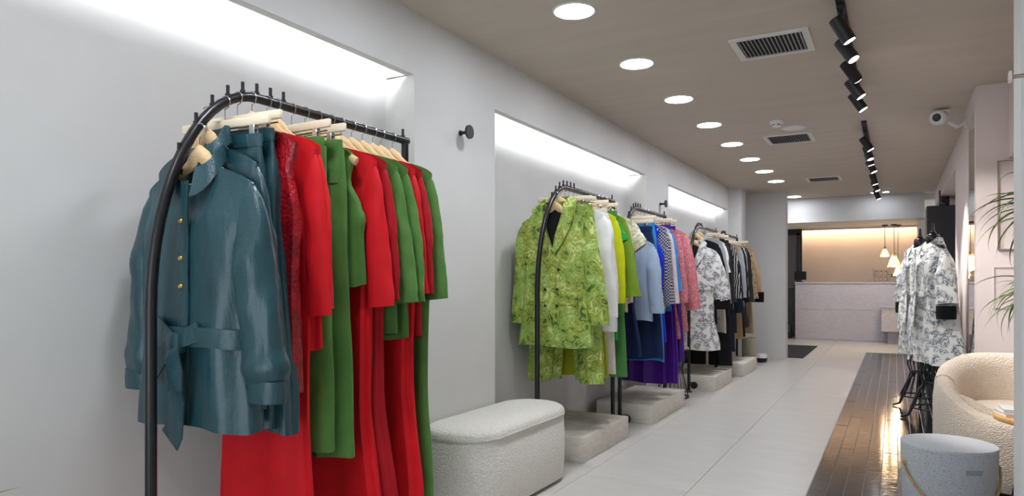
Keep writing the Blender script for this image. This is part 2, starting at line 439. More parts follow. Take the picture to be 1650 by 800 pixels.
struct(G().box(-2.6, -2.45, 10.6, Y1, 0, CEIL).build('wall_passage', M['wall'], smooth=False))
# beam across the end of the sales floor
struct(G().box(-2.5, .36, 11.4, 12.7, 2.02, 2.389).build('wall_end_beam', M['wall'], smooth=False))
struct(G().box(-2.6, 1.6, 15.6, 15.8, 0, 2.30).build('wall_back', M['beige_wall'], smooth=False))
struct(G().box(.40, .52, 12.7, 15.6, 0, 2.30).build('wall_back_right', M['beige_wall'], smooth=False))
struct(G().box(.30, .9, 11.42, 12.7, 0, 2.018).build('wall_end_pier', M['wall'], smooth=False))
# right side
wr = G()
wr.box(.49, .75, 6.235, 7.62, 0, CEIL)
wr.box(.49, .75, 7.62, 11.42, 2.17, CEIL)
wr.box(.78, 1.0, 7.62, 11.42, 0, CEIL)
struct(wr.build('wall_right', M['wall_pink'], smooth=False))
struct(G().box(.46, 1.6, 5.4, 5.5, 0, CEIL).box(.498, .75, 5.5, 6.235, 0, CEIL).box(.46, .75, 5.5, 6.235, 2.26, CEIL).build('wall_right_pier', M['wall_pink'], smooth=False))
struct(G().box(.634, 1.35, 2.75, 5.4, 1.90, CEIL).build('wall_right_bulkhead', M['wall_pink'], smooth=False))
struct(G().box(1.35, 1.6, 2.6, 5.4, 0, CEIL).build('wall_right_bay', M['wall_pink'], smooth=False))
struct(G().box(.337, 1.6, 2.60, 2.75, 0, CEIL).box(.5, 1.6, Y0, 2.6, 0, CEIL).build('wall_right_near', M['white_paint'], smooth=False))
mr = G().bbox(.486, .497, 5.502, 6.232, .03, 2.25, .002, 1).build('mirror', M['mirror'], smooth=False)
tag(mr, 'tall frameless mirror on the right wall behind the rose grey pier', 'mirror')

# thin metal panel frames on the pier above the armchair
def frame(name, x0, x1, z0, z1, y, wdt, m, label, dep=.02):
    t = thing(name, label, 'frame', (0, y, 0))
    for a in ((x0, x1, z0, z0 + wdt), (x0, x1, z1 - wdt, z1), (x0, x0 + wdt, z0 + wdt, z1 - wdt), (x1 - wdt, x1, z0 + wdt, z1 - wdt)):
        G().box(a[0], a[1], -dep, 0, a[2], a[3]).build('frame_bar', m, t, False)
frame('wall_frame', .575, 1.1, 1.31, 1.885, 5.4, .0045, M['brass'], 'thin brass rectangular frame on the wall behind the hanging leaves')
frame('wall_moulding', .553, 1.2, .93, 1.2, 5.4, .006, M['wall_pink'], 'painted rectangular moulding low on the rose grey wall above the armchair', .008)

# ------------------------------------------------------------------ lamps of the place, and added downlights before the counter
DL = (G().lathe([(.094, .0), (.094, -.006), (.102, -.006), (.105, 0)], 36, close=False).mesh('trim_ring', M['white_paint']),
      G().lathe([(.0, -.004), (.094, -.004)], 36, close=False).mesh('diffuser', M['down'], False))
names = ['first', 'second', 'third', 'fourth', 'fifth', 'sixth', 'seventh', 'eighth', 'ninth']
def throw(t):
    ld = bpy.data.lights.new('downlight_throw', 'SPOT'); ld.energy = P_DOWN; ld.spot_size = math.radians(125); ld.spot_blend = .9; ld.shadow_soft_size = .09; ld.color = (.93, .965, 1)
    lo = bpy.data.objects.new('downlight_throw', ld); C.objects.link(lo); lo.parent = t; lo.location = (0, 0, -.012)
ORD = {2: 'nearest', 3: 'second', 4: 'third', 5: 'fourth', 6: 'fifth', 7: 'sixth', 8: 'seventh', 9: 'eighth', 11: 'ninth and farthest'}
for k in range(-1, 12):
    if k == 10: continue
    y = 2.97 + .897 * (k - 2)
    t = thing('recessed_downlight', ('round white recessed downlight, %s in view of the ceiling row' % ORD[k]) if k in ORD else 'round white recessed downlight out of view overhead, %s' % {-1: 'behind the camera', 0: 'right above the camera', 1: 'just before the nearest rack'}[k],
              'ceiling light', (-1.33, y, CEIL), 0, 'row of round downlights')
    inst('trim_ring', DL[0], t); inst('diffuser', DL[1], t); throw(t)
for x, n in ((-1.25, 'left'), (-.55, 'middle'), (.1, 'right')):  # unseen lamps, added to brighten the front of the counter
    t = thing('recessed_downlight', 'added round downlight, unseen behind the end beam before the counter, %s' % n, 'ceiling light', (x, 13.35, 2.30), 0, 'added downlights before the counter')
    inst('trim_ring', DL[0], t); inst('diffuser', DL[1], t)
for x, n in ((-.27, 'left'), (-.12, 'right')):
    t = thing('small_spot', 'tiny round ceiling spot by the end beam, %s one of the pair' % n, 'ceiling light', (x, 11.1, CEIL), 0, 'pair of small spots')
    inst('trim_ring', DL[0], t).scale = (.45, .45, 1); inst('diffuser', DL[1], t).scale = (.45, .45, 1)
for i, (a, b_, lab) in enumerate(((-2.0, 2.58, 'nearest'), (3.39, 6.05, 'middle'), (6.82, 9.57, 'farthest'))):
    o = G().box(XW - .024, XW - .014, a, b_, ZN + .032, ZN + .042).build('led_strip', M['led'], smooth=False)
    tag(o, 'white light strip hidden above the %s wall niche' % lab, 'light strip', 'niche light strips')
tag(G().box(-2.3, .38, 15.40, 15.43, 2.24, 2.28).build('led_strip', M['cove'], smooth=False), 'warm light strip along the ceiling over the beige back wall', 'light strip')
struct(G().box(-2.45, .40, 15.34, 15.37, 2.17, 2.30).build('trim_1', M['beige_wall'], smooth=False))

# track lights
TX = -.22
HEADM = None
def track(y0, y1, heads, label, which):
    t = thing('ceiling_track', label, 'track', (TX, y0, CEIL))
    G().box(-.018, .018, 0, y1 - y0, -.022, 0).build('rail', M['black_matte'], t, False)
    G().bbox(-.022, .022, y1 - y0 - .06, y1 - y0 + .01, -.03, 0, .003, 1).build('end_feed', M['black_matte'], t, False)
    for i, (y, ax, ay) in enumerate(heads):
        s = thing('track_spotlight', 'black cylinder spotlight, %s on the %s ceiling track' % (names[i] if i else 'nearest', which), 'spotlight', (TX, y, CEIL - .022), 0, 'black track spotlights')
        G().bbox(-.016, .016, -.045, .045, -.022, 0, .003, 1).build('adapter', M['black_matte'], s, False)
        G().tube([(0, 0, -.02), (0, 0, -.075)], .008, 8).build('arm', M['black_matte'], s)
        d = Vector((ax, ay, -1)).normalized()
        c0 = Vector((0, 0, -.095)) - d * .05; c1 = c0 + d * .125
        g = G().tube([c0, c0 + d * .003, c1 - d * .002, c1], [.028, .031, .031, .029], 24)
        g.build('housing', M['black_matte'], s)
        G().disc(c1 + d * .0015, d, .025, .002, 24).build('lens', M['spotface'], s, False)
        ld = bpy.data.lights.new('spot', 'SPOT'); ld.energy = P_SPOT; ld.spot_size = math.radians(52); ld.spot_blend = .5; ld.shadow_soft_size = .025; ld.color = (1, .96, .93)
        lo = bpy.data.objects.new('spot', ld); C.objects.link(lo); lo.parent = s; lo.location = c1 + d * .006
        lo.rotation_euler = d.to_track_quat('-Z', 'Y').to_euler()
track(1.4, 5.1, [(3.48, .55, .15), (3.80, .60, -.1), (4.20, .70, .95), (4.58, .66, .10), (4.92, .62, .1)], 'black ceiling track along the nearer half of the shop', 'nearer')
track(6.12, 10.55, [(6.45, .6, .1), (6.92, .35, -.1), (7.25, .3, .15), (7.75, .5, 0), (8.7, .3, .1), (9.35, .45, 0), (10.25, .4, .1)], 'black ceiling track along the farther half of the shop', 'farther')

# vents
def vent(x0, x1, y0, y1, label):
    t = thing('ceiling_vent', label, 'vent', ((x0 + x1) / 2, (y0 + y1) / 2, CEIL), 0, 'ceiling air vents')
    a, b_ = (x1 - x0) / 2, (y1 - y0) / 2; fw = .035
    for q in ((-a, a, -b_, -b_ + fw), (-a, a, b_ - fw, b_), (-a, -a + fw, -b_ + fw, b_ - fw), (a - fw, a, -b_ + fw, b_ - fw)):
        G().box(q[0], q[1], q[2], q[3], -.008, 0).build('frame_bar', M['white_paint'], t, False)
    G().box(-a + fw, a - fw, -b_ + fw, b_ - fw, -.0015, 0).build('backing', M['vent_dark'], t, False)
    n = 16; sw = (2 * a - 2 * fw) / n
    me = G().add([(-.006, -b_ + fw, -.001), (.004, -b_ + fw, -.012), (.006, -b_ + fw, -.012), (-.004, -b_ + fw, -.001),
                  (-.006, b_ - fw, -.001), (.004, b_ - fw, -.012), (.006, b_ - fw, -.012), (-.004, b_ - fw, -.001)],
                 [(0, 1, 2, 3), (7, 6, 5, 4), (0, 4, 5, 1), (1, 5, 6, 2), (2, 6, 7, 3), (3, 7, 4, 0)]).mesh('slat', M['vent_slat'], False)
    for i in range(n): inst('slat', me, t, (-a + fw + sw * (i + .5), 0, 0))
vent(-.78, -.385, 3.735, 4.11, 'large louvred ceiling vent nearest the camera')
vent(-1.03, -.63, 6.35, 6.77, 'louvred ceiling vent beside the smoke detector')
vent(-.98, -.58, 9.14, 9.53, 'small louvred ceiling vent farthest down the ceiling')
t = thing('smoke_detector', 'white round smoke detector on the ceiling', 'smoke detector', (-.83, 5.80, CEIL))
G().lathe([(0, 0), (.052, 0), (.054, -.012), (.048, -.022), (.034, -.026)], 28, close=False).build('base', M['plastic_white'], t)
G().lathe([(.034, -.022), (.034, -.045), (.026, -.05), (0, -.05)], 28, close=False).build('sensor_cap', M['plastic_white'], t)
for k in range(6):
    a = k * PI / 3; G().box(-.008, .008, -.002, .002, -.036, -.03).build('vent_slot', M['vent_dark'], t, False, (.0345 * math.cos(a), .0345 * math.sin(a), 0), (0, 0, a + PI / 2))
t = thing('ceiling_speaker', 'flat white round ceiling speaker beside the middle vent', 'ceiling speaker', (-.745, 6.12, CEIL))
G().lathe([(.098, 0), (.098, -.005), (.088, -.008), (.085, -.005)], 32, close=False).build('rim', M['white_paint'], t)
G().lathe([(.086, -.005), (0, -.006)], 32, close=False).build('grille', M['plastic_white'], t)

# security camera
t = thing('security_camera', 'white round security camera hanging on the right wall near the ceiling', 'security camera', (.30, 6.0, 2.33))
G().disc((.165, .12, -.03), (1, 0, 0), .045, .02, 24).build('mount_plate', M['plastic_white'], t)
G().tube([(.16, .12, -.03), (.10, .1, -.06), (.04, .03, -.03)], .016, 12).build('arm', M['plastic_white'], t)
G().tube([(.01, .05, .0), (0, .02, .0), (-.03, -.05, -.01), (-.035, -.06, -.012)], [.03, .05, .055, .045], 24).build('housing', M['plastic_white'], t)
G().tube([(-.036, -.0615, -.012), (-.0385, -.0665, -.013)], [.03, .026], 20).build('lens', M['lens'], t)
G().bbox(-.05, .05, -.05, .05, .035, .045, .004, 1).build('sunshade', M['plastic_white'], t)

# wall knobs
for y, z, lab in ((3.0, 1.885, 'black round coat knob on the wall between the nearest two niches'), (6.5, 1.86, 'black round coat knob on the wall between the farther two niches')):
    t = thing('coat_hook', lab, 'coat hook', (XW, y, z), 0, 'black wall knobs')
    G().disc((.0055, 0, 0), (1, 0, 0), .014, .008, 16).build('rosette', M['black_matte'], t)
    G().tube([(.008, 0, 0), (.055, 0, 0)], .009, 12).build('stem', M['black_matte'], t)
    G().disc((.06, 0, 0), (1, 0, 0), .036, .010, 28).build('disc', M['black_matte'], t)
t = thing('coat_peg', 'pale brass peg with round end cap on the white wall at the right edge', 'coat hook', (.5, 2.31, 1.665))
G().tube([(0, 0, 0), (-.222, 0, 0)], .0055, 12).build('rod', M['brass'], t)
G().disc((-.225, 0, 0), (1, 0, 0), .017, .006, 24).build('end_cap', M['wall_pink'], t)

# ------------------------------------------------------------------ garments
def body(g, L, Ws, T, Tb, slope, nw, nd, seed, k=5, amp=.008, nb=.012, M_=26, n=44, hem=.006, tw=.0, topT=.020, backnd=.012, grav=.18, crease=0):
    """cloth trunk as one closed loop; Ws = [(depth, half width)]"""
    rows = []; ph = seed * 1.7
    for i in range(M_ + 1):
        t = i / M_; d = t * L; W = curve_at(Ws, d); row = []
        tt = lerp(topT, lerp(T, Tb, t), smooth01(d / grav))
        f = smooth01((d - .04) / .25)
        for j in range(n):
            a = 2 * PI * j / n; ca, sa = math.cos(a), math.sin(a)
            x = W * math.copysign(abs(ca) ** .75, ca)
            y = tt * math.copysign(abs(sa) ** .6, sa)
            x0 = Ws[0][1] * math.copysign(abs(ca) ** .75, ca)
            zs = -slope * abs(x0) - .02 * (abs(x0) / Ws[0][1]) ** 6
            if abs(x0) < nw:
                q = math.sqrt(max(0, 1 - (x0 / nw) ** 2)) if nd < .12 else 1 - abs(x0) / nw
                zs -= (nd * q if sa < 0 else backnd * q)
            z = lerp(zs, -L, t)
            fold = amp * f * (math.sin(k * a + ph + tw * t) + .5 * math.sin((2 * k - 1) * a - ph * 2 + 1.5 * t))
            nn = noise.noise(Vector((x * 9 + seed, (1 if sa > 0 else -1) * 3 + seed, d * 4.5))) * nb * f
            nn += noise.noise(Vector((x * 26 + seed * 2, (1 if sa > 0 else -1) * 5 - seed, d * 2.2))) * nb * .55 * f
            y += (fold + nn) * (1 if sa > 0 else -1) * (.35 + .65 * abs(sa))
            x += (fold * .5 + nn * .4) * (1 if ca > 0 else -1) * abs(ca)
            if i == M_: z += hem * math.sin(3 * a + ph)
            elif t > .8: z += hem * math.sin(3 * a + ph) * (t - .8) / .2
            row.append((x, y, z))
        rows.append(row)
    return g.loops(rows)

def sleeve(g, side, x0, z0, Ls, r0, r1, out, seed, ry=.75, n=18, M_=18, gather=0, fwd=0, slope=.30):
    """tube swept along the shoulder slope, over the shoulder point and down the arm"""
    zt = z0 - r0 * .86
    ctl = [(x0 - .075, zt + slope * .055), (x0 - .045, zt + slope * .03), (x0 - .018, zt - .008), (x0 - .002, zt - .035), (x0 + .012, zt - .085)]
    for i in range(1, M_ + 1):
        q = i / M_; ctl.append((x0 + .012 + (out - .012) * q ** .85, zt - .085 - (Ls - .085 - r0 * .8) * q))
    rows = []; k = len(ctl)
    for i, (cx, cz) in enumerate(ctl):
        (ax, az), (bx, bz) = ctl[max(i - 1, 0)], ctl[min(i + 1, k - 1)]
        dx, dz = bx - ax, bz - az; l_ = math.hypot(dx, dz); nx, nz = -dz / l_, dx / l_
        t = max(0, (i - 4) / M_)
        R = lerp(r0, r1, t) * ((.70, .80, .90, .96, 1)[i] if i < 5 else 1)
        yk = ry * ((.22, .30, .40, .52, .64)[i] if i < 5 else lerp(.64, 1, smooth01(t / .22)))
        if gather: R += gather * math.exp(-((t - .9) / .07) ** 2) - gather * .5 * smooth01((t - .95) / .05)
        f = smooth01(t * 4); row = []
        for j in range(n):
            a = 2 * PI * j / n
            w = 1 + .10 * math.sin(2 * a + seed + 3 * t) * f + .07 * math.sin(3 * a - seed * 2 + 5 * t) * f
            nn = noise.noise(Vector((math.cos(a) * 1.8 + seed, math.sin(a) * 1.8, t * 6))) * .12 * f
            nn += noise.noise(Vector((math.cos(a) * 3 + seed, math.sin(a) * 3, t * 16))) * .035 * f
            rr = R * (w + nn); c_ = rr * math.cos(a)
            row.append((side * (cx + nx * c_), fwd * t + rr * yk * math.sin(a), cz + nz * c_))
        rows.append(row)
    return g.loops(rows, cap0=True)

def collar_mesh(g, nw, depth, z0=0, fall=.055, stand=.03, point=.035, gap=.10, T=.03, nd=.04, n=26):
    rows = [[], [], [], []]
    for i in range(n + 1):
        a = lerp(-PI / 2 + gap, 1.5 * PI - gap, i / n)       # from front right round the back to front left
        x = nw * math.cos(a); y = T * math.sin(a)
        fr = smooth01((-math.sin(a) + .2) / 1.2)            # 1 at the front
        zb = z0 - nd * fr
        st = stand * (1 - .45 * fr)
        rows[0].append((x, y, zb)); rows[1].append((x * .97, y * .95, zb + st))
        k2 = 1 + (.22 + .12 * fr)
        rows[2].append((x * 1.12, y * 1.2 - .006 * fr, zb + st * .9))
        rows[3].append((x * k2 + .0, y * k2 * 1.25 - .016 * fr, zb + st - fall - point * fr))
    return g.sheet(rows)

def ring_band(g, cx, cz, rx, ry, h, n=24, seed=0, y0=0, slack=.0, th=.003):
    rows = []
    for dz, e in ((h / 2, 0), (h / 2, th), (0, th * 1.5), (-h / 2, th), (-h / 2, 0)):
        rows.append([(cx + (rx + e) * math.copysign(abs(math.cos(2 * PI * j / n)) ** .8, math.cos(2 * PI * j / n)),
                      y0 + (ry + e) * math.copysign(abs(math.sin(2 * PI * j / n)) ** .8, math.sin(2 * PI * j / n)),
                      cz + dz + slack * math.sin(2 * PI * j / n)) for j in range(n)])
    return g.loops(rows)

def strip(g, pts, wid, th=.004, up=(0, -1, 0)):
    """flat ribbon with thickness along pts"""
    up = Vector(up); pts = [Vector(p) for p in pts]; vs = []; k = len(pts)
    ws = wid if isinstance(wid, (list, tuple)) else [wid] * k
    for i in range(k):
        d = (pts[min(i + 1, k - 1)] - pts[max(i - 1, 0)]).normalized(); s_ = d.cross(up).normalized()
        for a, b_ in ((-.5, 0), (.5, 0), (.5, 1), (-.5, 1)): vs.append(pts[i] + s_ * ws[i] * a + up * th * b_)
    fs = [(i * 4 + j, i * 4 + (j + 1) % 4, (i + 1) * 4 + (j + 1) % 4, (i + 1) * 4 + j) for i in range(k - 1) for j in range(4)]
    fs += [(3, 2, 1, 0), tuple((k - 1) * 4 + j for j in range(4))]
    return g.add(vs, fs)

HG = {}
def hanger_meshes():
    g = G(); pts = []
    for i in range(17):
        s_ = -1 + 2 * i / 16; a = abs(s_)
        pts.append((s_ * .180, -.006 * a * a, .014 - .094 * a ** 1.1 + .016 * math.exp(-(a / .18) ** 2)))
    g.tube(pts, [.009 + .011 * math.exp(-((abs(-1 + 2 * i / 16)) / .25) ** 2) + (.004 if i in (0, 1, 15, 16) else .003) for i in range(17)], 10, flat=(.62, 1.15))
    HG['arms'] = g.mesh('shoulder_arms', M['hanger'])
    HG['bar'] = G().tube([(-.160, 0, -.062), (.160, 0, -.062)], .006, 8).mesh('trouser_bar', M['hanger'])
    hk = []
    for i in range(5): hk.append((0, 0, .035 + .04 * i / 4))
    R = .021
    for i in range(13):
        a = -PI * .5 + PI * 1.25 * i / 12 * 1.0
        hk.append((R * math.cos(a) * 1.0, 0, .075 + R + R * math.sin(a)))
    HG['hook'] = G().tube(hk, .0018, 6).mesh('hook', M['chrome'])
    HG['hook_top'] = .075 + 2 * R
    HG['clipbar'] = G().bbox(-.185, .185, -.007, .007, .014, .042, .004, 2).mesh('wooden_bar', M['clipwood'])
    HG['rail'] = G().tube([(-.17, 0, .004), (.17, 0, .004)], .003, 6).box(-.002, .002, -.002, .002, .004, .02).mesh('clip_rail', M['chrome'])
    HG['clip'] = G().bbox(-.011, .011, -.010, -.003, -.03, .016, .002, 1).bbox(-.011, .011, .003, .010, -.03, .016, .002, 1).tube([(-.012, 0, .006), (.012, 0, .006)], .005, 8).mesh('clip', M['chrome'])
hanger_meshes()
def hanger(loc, rz, clip, gl, rackname, clipx=.12):
    if clip:
        t = thing('clip_hanger', 'pale clip hanger of the ' + gl, 'hanger', loc, rz, 'clip hangers on the clothes racks')
        inst('wooden_bar', HG['clipbar'], t); inst('clip_rail', HG['rail'], t)
        for s_ in (-1, 1): inst('clip', HG['clip'], t, (s_ * clipx, 0, 0))
    else:
        t = thing('coat_hanger', 'wooden hanger of the ' + gl, 'hanger', loc, rz, 'wooden coat hangers on the clothes racks')
        inst('shoulder_arms', HG['arms'], t); inst('trouser_bar', HG['bar'], t)
    inst('hook', HG['hook'], t)
    return t

def top(name, label, cat, loc, rz, m, L=.70, hw=.215, cw=.20, ww=.20, bw=.21, T=.035, Tb=.04, Ls=.55, r0=.062, r1=.045, out=.03,
        collar=None, nd=.05, nw=.075, buttons=None, cuff=None, vneck=False, lapel=False, belt=None, pockets=False, seed=1, group=None,
        sleeves=True, k=5, amp=.008, details=None, m2=None, gather=0, neck_shade=None, lim=9, hiT=False, neck_label=None, fwd=0, ry=.75):
    t = thing(name, label, cat, loc, rz, group)
    slope = .30
    if sleeves: Ws = [(0, hw - .006), (.10, max(cw, hw - .012)), (.22, cw), (L * .62, ww), (L, bw)]
    else: Ws = [(0, hw - .045), (.10, hw - .065), (.20, cw - .015), (.25, cw), (L * .6, ww), (L, bw)]
    g = G(); body(g, L, Ws, T, Tb, slope, nw, nd, seed, k, amp, M_=30 if hiT else 22, n=64 if hiT else 40, nb=.014 if hiT else .010)
    g.build('body', m, t)
    if sleeves:
        zs = -slope * (hw - .03) + .004
        for s_ in (-1, 1):
            o_ = min(out + random.uniform(-.006, .006), lim - hw + .03 - r1 * 1.3) if s_ < 0 else out
            g = G(); sleeve(g, s_, hw - .042, zs, Ls, r0, r1, o_, seed + s_ * 3, gather=gather, n=26 if hiT else 16, M_=30 if hiT else 16, fwd=fwd, ry=ry)
            so = g.build('sleeve', m, t)
            if cuff:
                cm_, ch, cr = cuff
                cx = (hw - .042 + o_); zc_ = zs - Ls - r0 * .06 - ch * .35; g = G(); ring_band(g, s_ * cx, zc_, cr, cr * ry * .97, ch, th=.003, y0=fwd)
                co = g.build('cuff', cm_, so)
                if details == 'leather':
                    G().lathe([(0, .008), (.006, .007), (.008, 0), (.004, -.002)], 12, close=False).build('cuff_button', M['gold'], so, True, (s_ * cx - .046, -.016, zc_), (0, -PI / 2, 0))
    mm = m2 or m
    if collar == 'shirt':
        g = G(); collar_mesh(g, nw * 1.05, 0, .012, T=.036, nd=nd * .8, gap=.42); g.build('collar', mm, t)
    elif collar == 'band':
        g = G(); ring_band(g, 0, -.004, nw * .95, .026, .022, slack=.012); g.build('neckband', mm, t)
    if lapel:
        dpt = nd
        for s_ in (-1, 1):
            pts = [(s_ * nw * .9, .012, .02), (s_ * nw * 1.08, -.016, .0), (s_ * nw * .95, -.034, -dpt * .35), (s_ * nw * .55, -.040 - T * .2, -dpt * .7), (s_ * nw * .16, -T - .006, -dpt * 1.0)]
            strip(G(), [(p_[0] + s_ * .012, p_[1] - .012, p_[2]) for p_ in pts], [.04, .066, .082, .066, .024], .009).build('lapel', mm, t)
        dl = G(); ln_ = dpt * .86  # dark sheet standing in for the shade inside the open neck
        dl.add([(-nw * .92, .0, -.006), (nw * .92, .0, -.006), (nw * .55, -T * .45, -ln_ * .5), (0, -T * .75, -ln_), (-nw * .55, -T * .45, -ln_ * .5)], [(0, 1, 2, 4), (4, 2, 3)])
        dl.add([(x_, y_ + .003, z_) for x_, y_, z_ in dl.v[:5]], [(0, 4, 2, 1), (4, 3, 2)])
        dl.build('neck_shade', K['blackc'], t, False)
        g = G(); collar_mesh(g, nw * .9, 0, .012, T=.03, nd=.01, fall=.05, point=.02, gap=.9); g.build('collar', mm, t)
    yf = -T - .010
    if buttons:
        bm_, zs_ = buttons
        me = G().lathe([(0, .005), (.005, .0048), (.0078, .001), (.0078, -.004)], 14, close=False).mesh('button', bm_)
        for z_ in zs_:
            if isinstance(z_, tuple): bx, bz = z_
            else: bx, bz = 0.0, z_
            inst('button', me, t, (bx, yf - .004, bz), (PI / 2, 0, 0))
    if neck_label: G().box(-.018, .018, .008, .011, -.045, -.012).build('neck_label', neck_label, t, False)
    if details in ('placket', 'leather', 'coat'):
        strip(G(), [(.012, yf + .004 - .002 * (i % 2), lerp(-nd * .95, -L + .012, i / 8)) for i in range(9)], .030, .004).build('placket', mm, t)
    if pockets:
        for s_ in (-1, 1):
            G().bbox(s_ * .115 - .058, s_ * .115 + .058, yf - .004, yf + .014, -L * .70, -L * .62, .004, 1).build('pocket_flap', mm, t)
    if belt:
        zb, bh = belt
        g = G(); W = curve_at(Ws, -zb) + .004; ring_band(g, 0, zb, W, lerp(T, Tb, -zb / L) + .014, bh, 44, slack=-.012); g.build('belt', mm, t)
        G().bbox(-.026, .030, yf - .036, yf - .002, zb - .036, zb + .024, .012, 2).build('belt_knot', mm, t)
        strip(G(), [(.085, yf - .004, zb + .03), (.045, yf - .014, zb + .012), (.0, yf - .022, zb - .006)], [.055, .05, .04], .005).build('belt_band', mm, t)
        strip(G(), [(-.11, yf - .004, zb + .045), (-.06, yf - .014, zb + .022), (.0, yf - .022, zb - .004)], [.055, .05, .04], .005).build('belt_band', mm, t)
        strip(G(), [(.0, yf - .026, zb - .01), (.018, yf - .042, zb - .04), (.036, yf - .046, zb - .085), (.036, yf - .044, zb - .125), (.018, yf - .040, zb - .13), (.004, yf - .034, zb - .06)], [.04, .06, .066, .06, .05, .035], .004).build('belt_loop', mm, t)
        strip(G(), [(0, yf - .018, zb - .02), (-.006, yf - .030, zb - .09), (.012, yf - .022, zb - .17), (-.01, yf - .016, zb - .26), (-.03, yf - .014, zb - .285)], [.03, .06, .065, .08, .085], .004).build('belt_tail', mm, t)
        strip(G(), [(-.012, yf - .018, zb - .008), (-.05, yf - .032, zb - .05), (-.095, yf - .026, zb - .095), (-.11, yf - .016, zb - .10)], [.035, .06, .06, .05], .004).build('belt_loop', mm, t)
    return t

def skirt(name, label, cat, loc, rz, m, L=.85, wt=.145, wb=.235, T=.03, Tb=.045, k=9, amp=.014, seed=1, band=.04, group=None, m2=None):
    t = thing(name, label, cat, loc, rz, group)
    g = G(); body(g, L, [(0, wt), (.12, lerp(wt, wb, .25)), (L, wb)], T, Tb, 0, .01, 0, seed, k, amp, M_=20, n=72, topT=.010, grav=.2, hem=.008, nb=.006)
    g.build('panel', m, t)
    g = G(); ring_band(g, 0, -band / 2, wt + .002, .013, band, 40); g.build('waistband', m2 or m, t)
    return t

def trousers(name, label, cat, loc, rz, m, L=1.0, wt=.15, lw=.075, spread=.03, T=.028, seed=1, group=None, flare=1.15, belt_loops=True):
    t = thing(name, label, cat, loc, rz, group)
    rise = .12
    g = G(); body(g, rise + .03, [(0, wt), (rise, wt + .006)], T * .9, T * .9, 0, .01, 0, seed, 4, .005, M_=8, n=40, topT=.012, grav=.15, hem=0, nb=.004); g.build('hip', m, t)
    for s_ in (-1, 1):
        rows = []; n = 28; R = 18
        for i in range(R + 1):
            q = i / R; z = -.034 - (L - .034) * q
            W = lerp(wt * .5 + .012, lw * flare, smooth01(q * 1.3)); cx = s_ * (wt * .5 + .002 + spread * q)
            row = []
            for j in range(n):
                a = 2 * PI * j / n; ca, sa = math.cos(a), math.sin(a)
                pinch = 1 + .55 * math.exp(-(ca / .22) ** 2)           # pressed crease front and back
                x = cx + W * ca * (1 - .0 * q); y = T * sa * pinch * (.62 + .38 * smooth01(q * 8)) * (.85 + .3 * q)
                y += .006 * math.sin(3 * a + seed + s_ + 2 * q) * smooth01(q * 3) + .008 * noise.noise(Vector((x * 8 + seed, sa * 2, z * 4)))
                row.append((x, y, z))
            rows.append(row)
        G().loops(rows).build('leg', m, t)
    g = G(); ring_band(g, 0, -.02, wt + .002, .014, .038, 40); g.build('waistband', m, t)
    if belt_loops:
        for s_ in (-.6, .6): G().bbox(s_ * wt - .006, s_ * wt + .006, -.0215, -.0165, -.046, .004, .001, 1).build('belt_loop', m, t)
    return t

# ------------------------------------------------------------------ racks
def rack_curve(y0, a, y1, zt, zc):
    """centre line of the tube in the Y-Z plane, near post at y0, far post at y1"""
    pts = [(y0, .010), (y0, zc)]
    for i in range(1, 17):
        q = PI / 2 * i / 16
        pts.append((y0 + a - a * math.cos(q), zc + (zt - zc) * math.sin(q)))
    pts.append((y1, zt))
    return pts
def bar_z(y, y0, a, y1, zt, zc):
    if y >= y0 + a: return zt
    return zc + (zt - zc) * math.sqrt(max(0, 1 - ((y0 + a - y) / a) ** 2))
RK = {}
def rack(key, x, y0, y1, a, zt, zc, label, r=.0155):
    RK[key] = (x, y0, a, y1, zt, zc)
    t = thing('clothes_rack', label, 'clothes rack', (x, 0, 0), 0, 'black arched clothes racks')
    pts = rack_curve(y0, a, y1, zt, zc)
    G().tube([(0, p[0], p[1]) for p in pts], r, 14).build('arched_rail', M['black'], t)
    G().tube([(0, y1 - r, zt - r * .2), (0, y1 - r, .010)], r, 14).build('far_post', M['black'], t)
    for yy in (y0, y1 - r):
        G().lathe([(.034, .001), (.036, .006), (.022, .012), (r, .018)], 20).build('foot_plate', M['black_matte'], t, True, (0, yy, 0))
        w_ = G().tube([(.052, yy - .012, .072), (.052, yy - .010, .072), (.052, yy + .010, .072), (.052, yy + .012, .072)], [.030, .034, .034, .030], 22).build('wheel', M['black_matte'], t)
        G().tube([(.052, yy - .015, .072), (.052, yy + .015, .072)], .011, 12).build('hub', M['black'], w_)
        G().tube([(0, yy, .10), (.03, yy, .095), (.052, yy, .072)], .008, 8).build('wheel_bracket', M['black_matte'], t)
    # stop pegs standing on the rail
    me = G().tube([(0, 0, 0), (0, 0, .034)], .0055, 8).tube([(0, 0, 0), (0, 0, .008)], .0085, 8).mesh('stop_peg', M['black_matte'])
    q = 0; yy = y0 + .085
    while yy < y0 + a + .14:
        inst('stop_peg', me, t, (0, yy, bar_z(yy, y0, a, y1, zt, zc) + r * .8), (0, 0, 0)); yy += .055
    inst('stop_peg', me, t, (0, y1 - .03, zt + r * .8))
def hang(key, y, clip=False, dx=0):
    x, y0, a, y1, zt, zc = RK[key]
    z = bar_z(y, y0, a, y1, zt, zc) + .0155 - HG['hook_top'] + .002
    return Vector((x + dx, y, z))

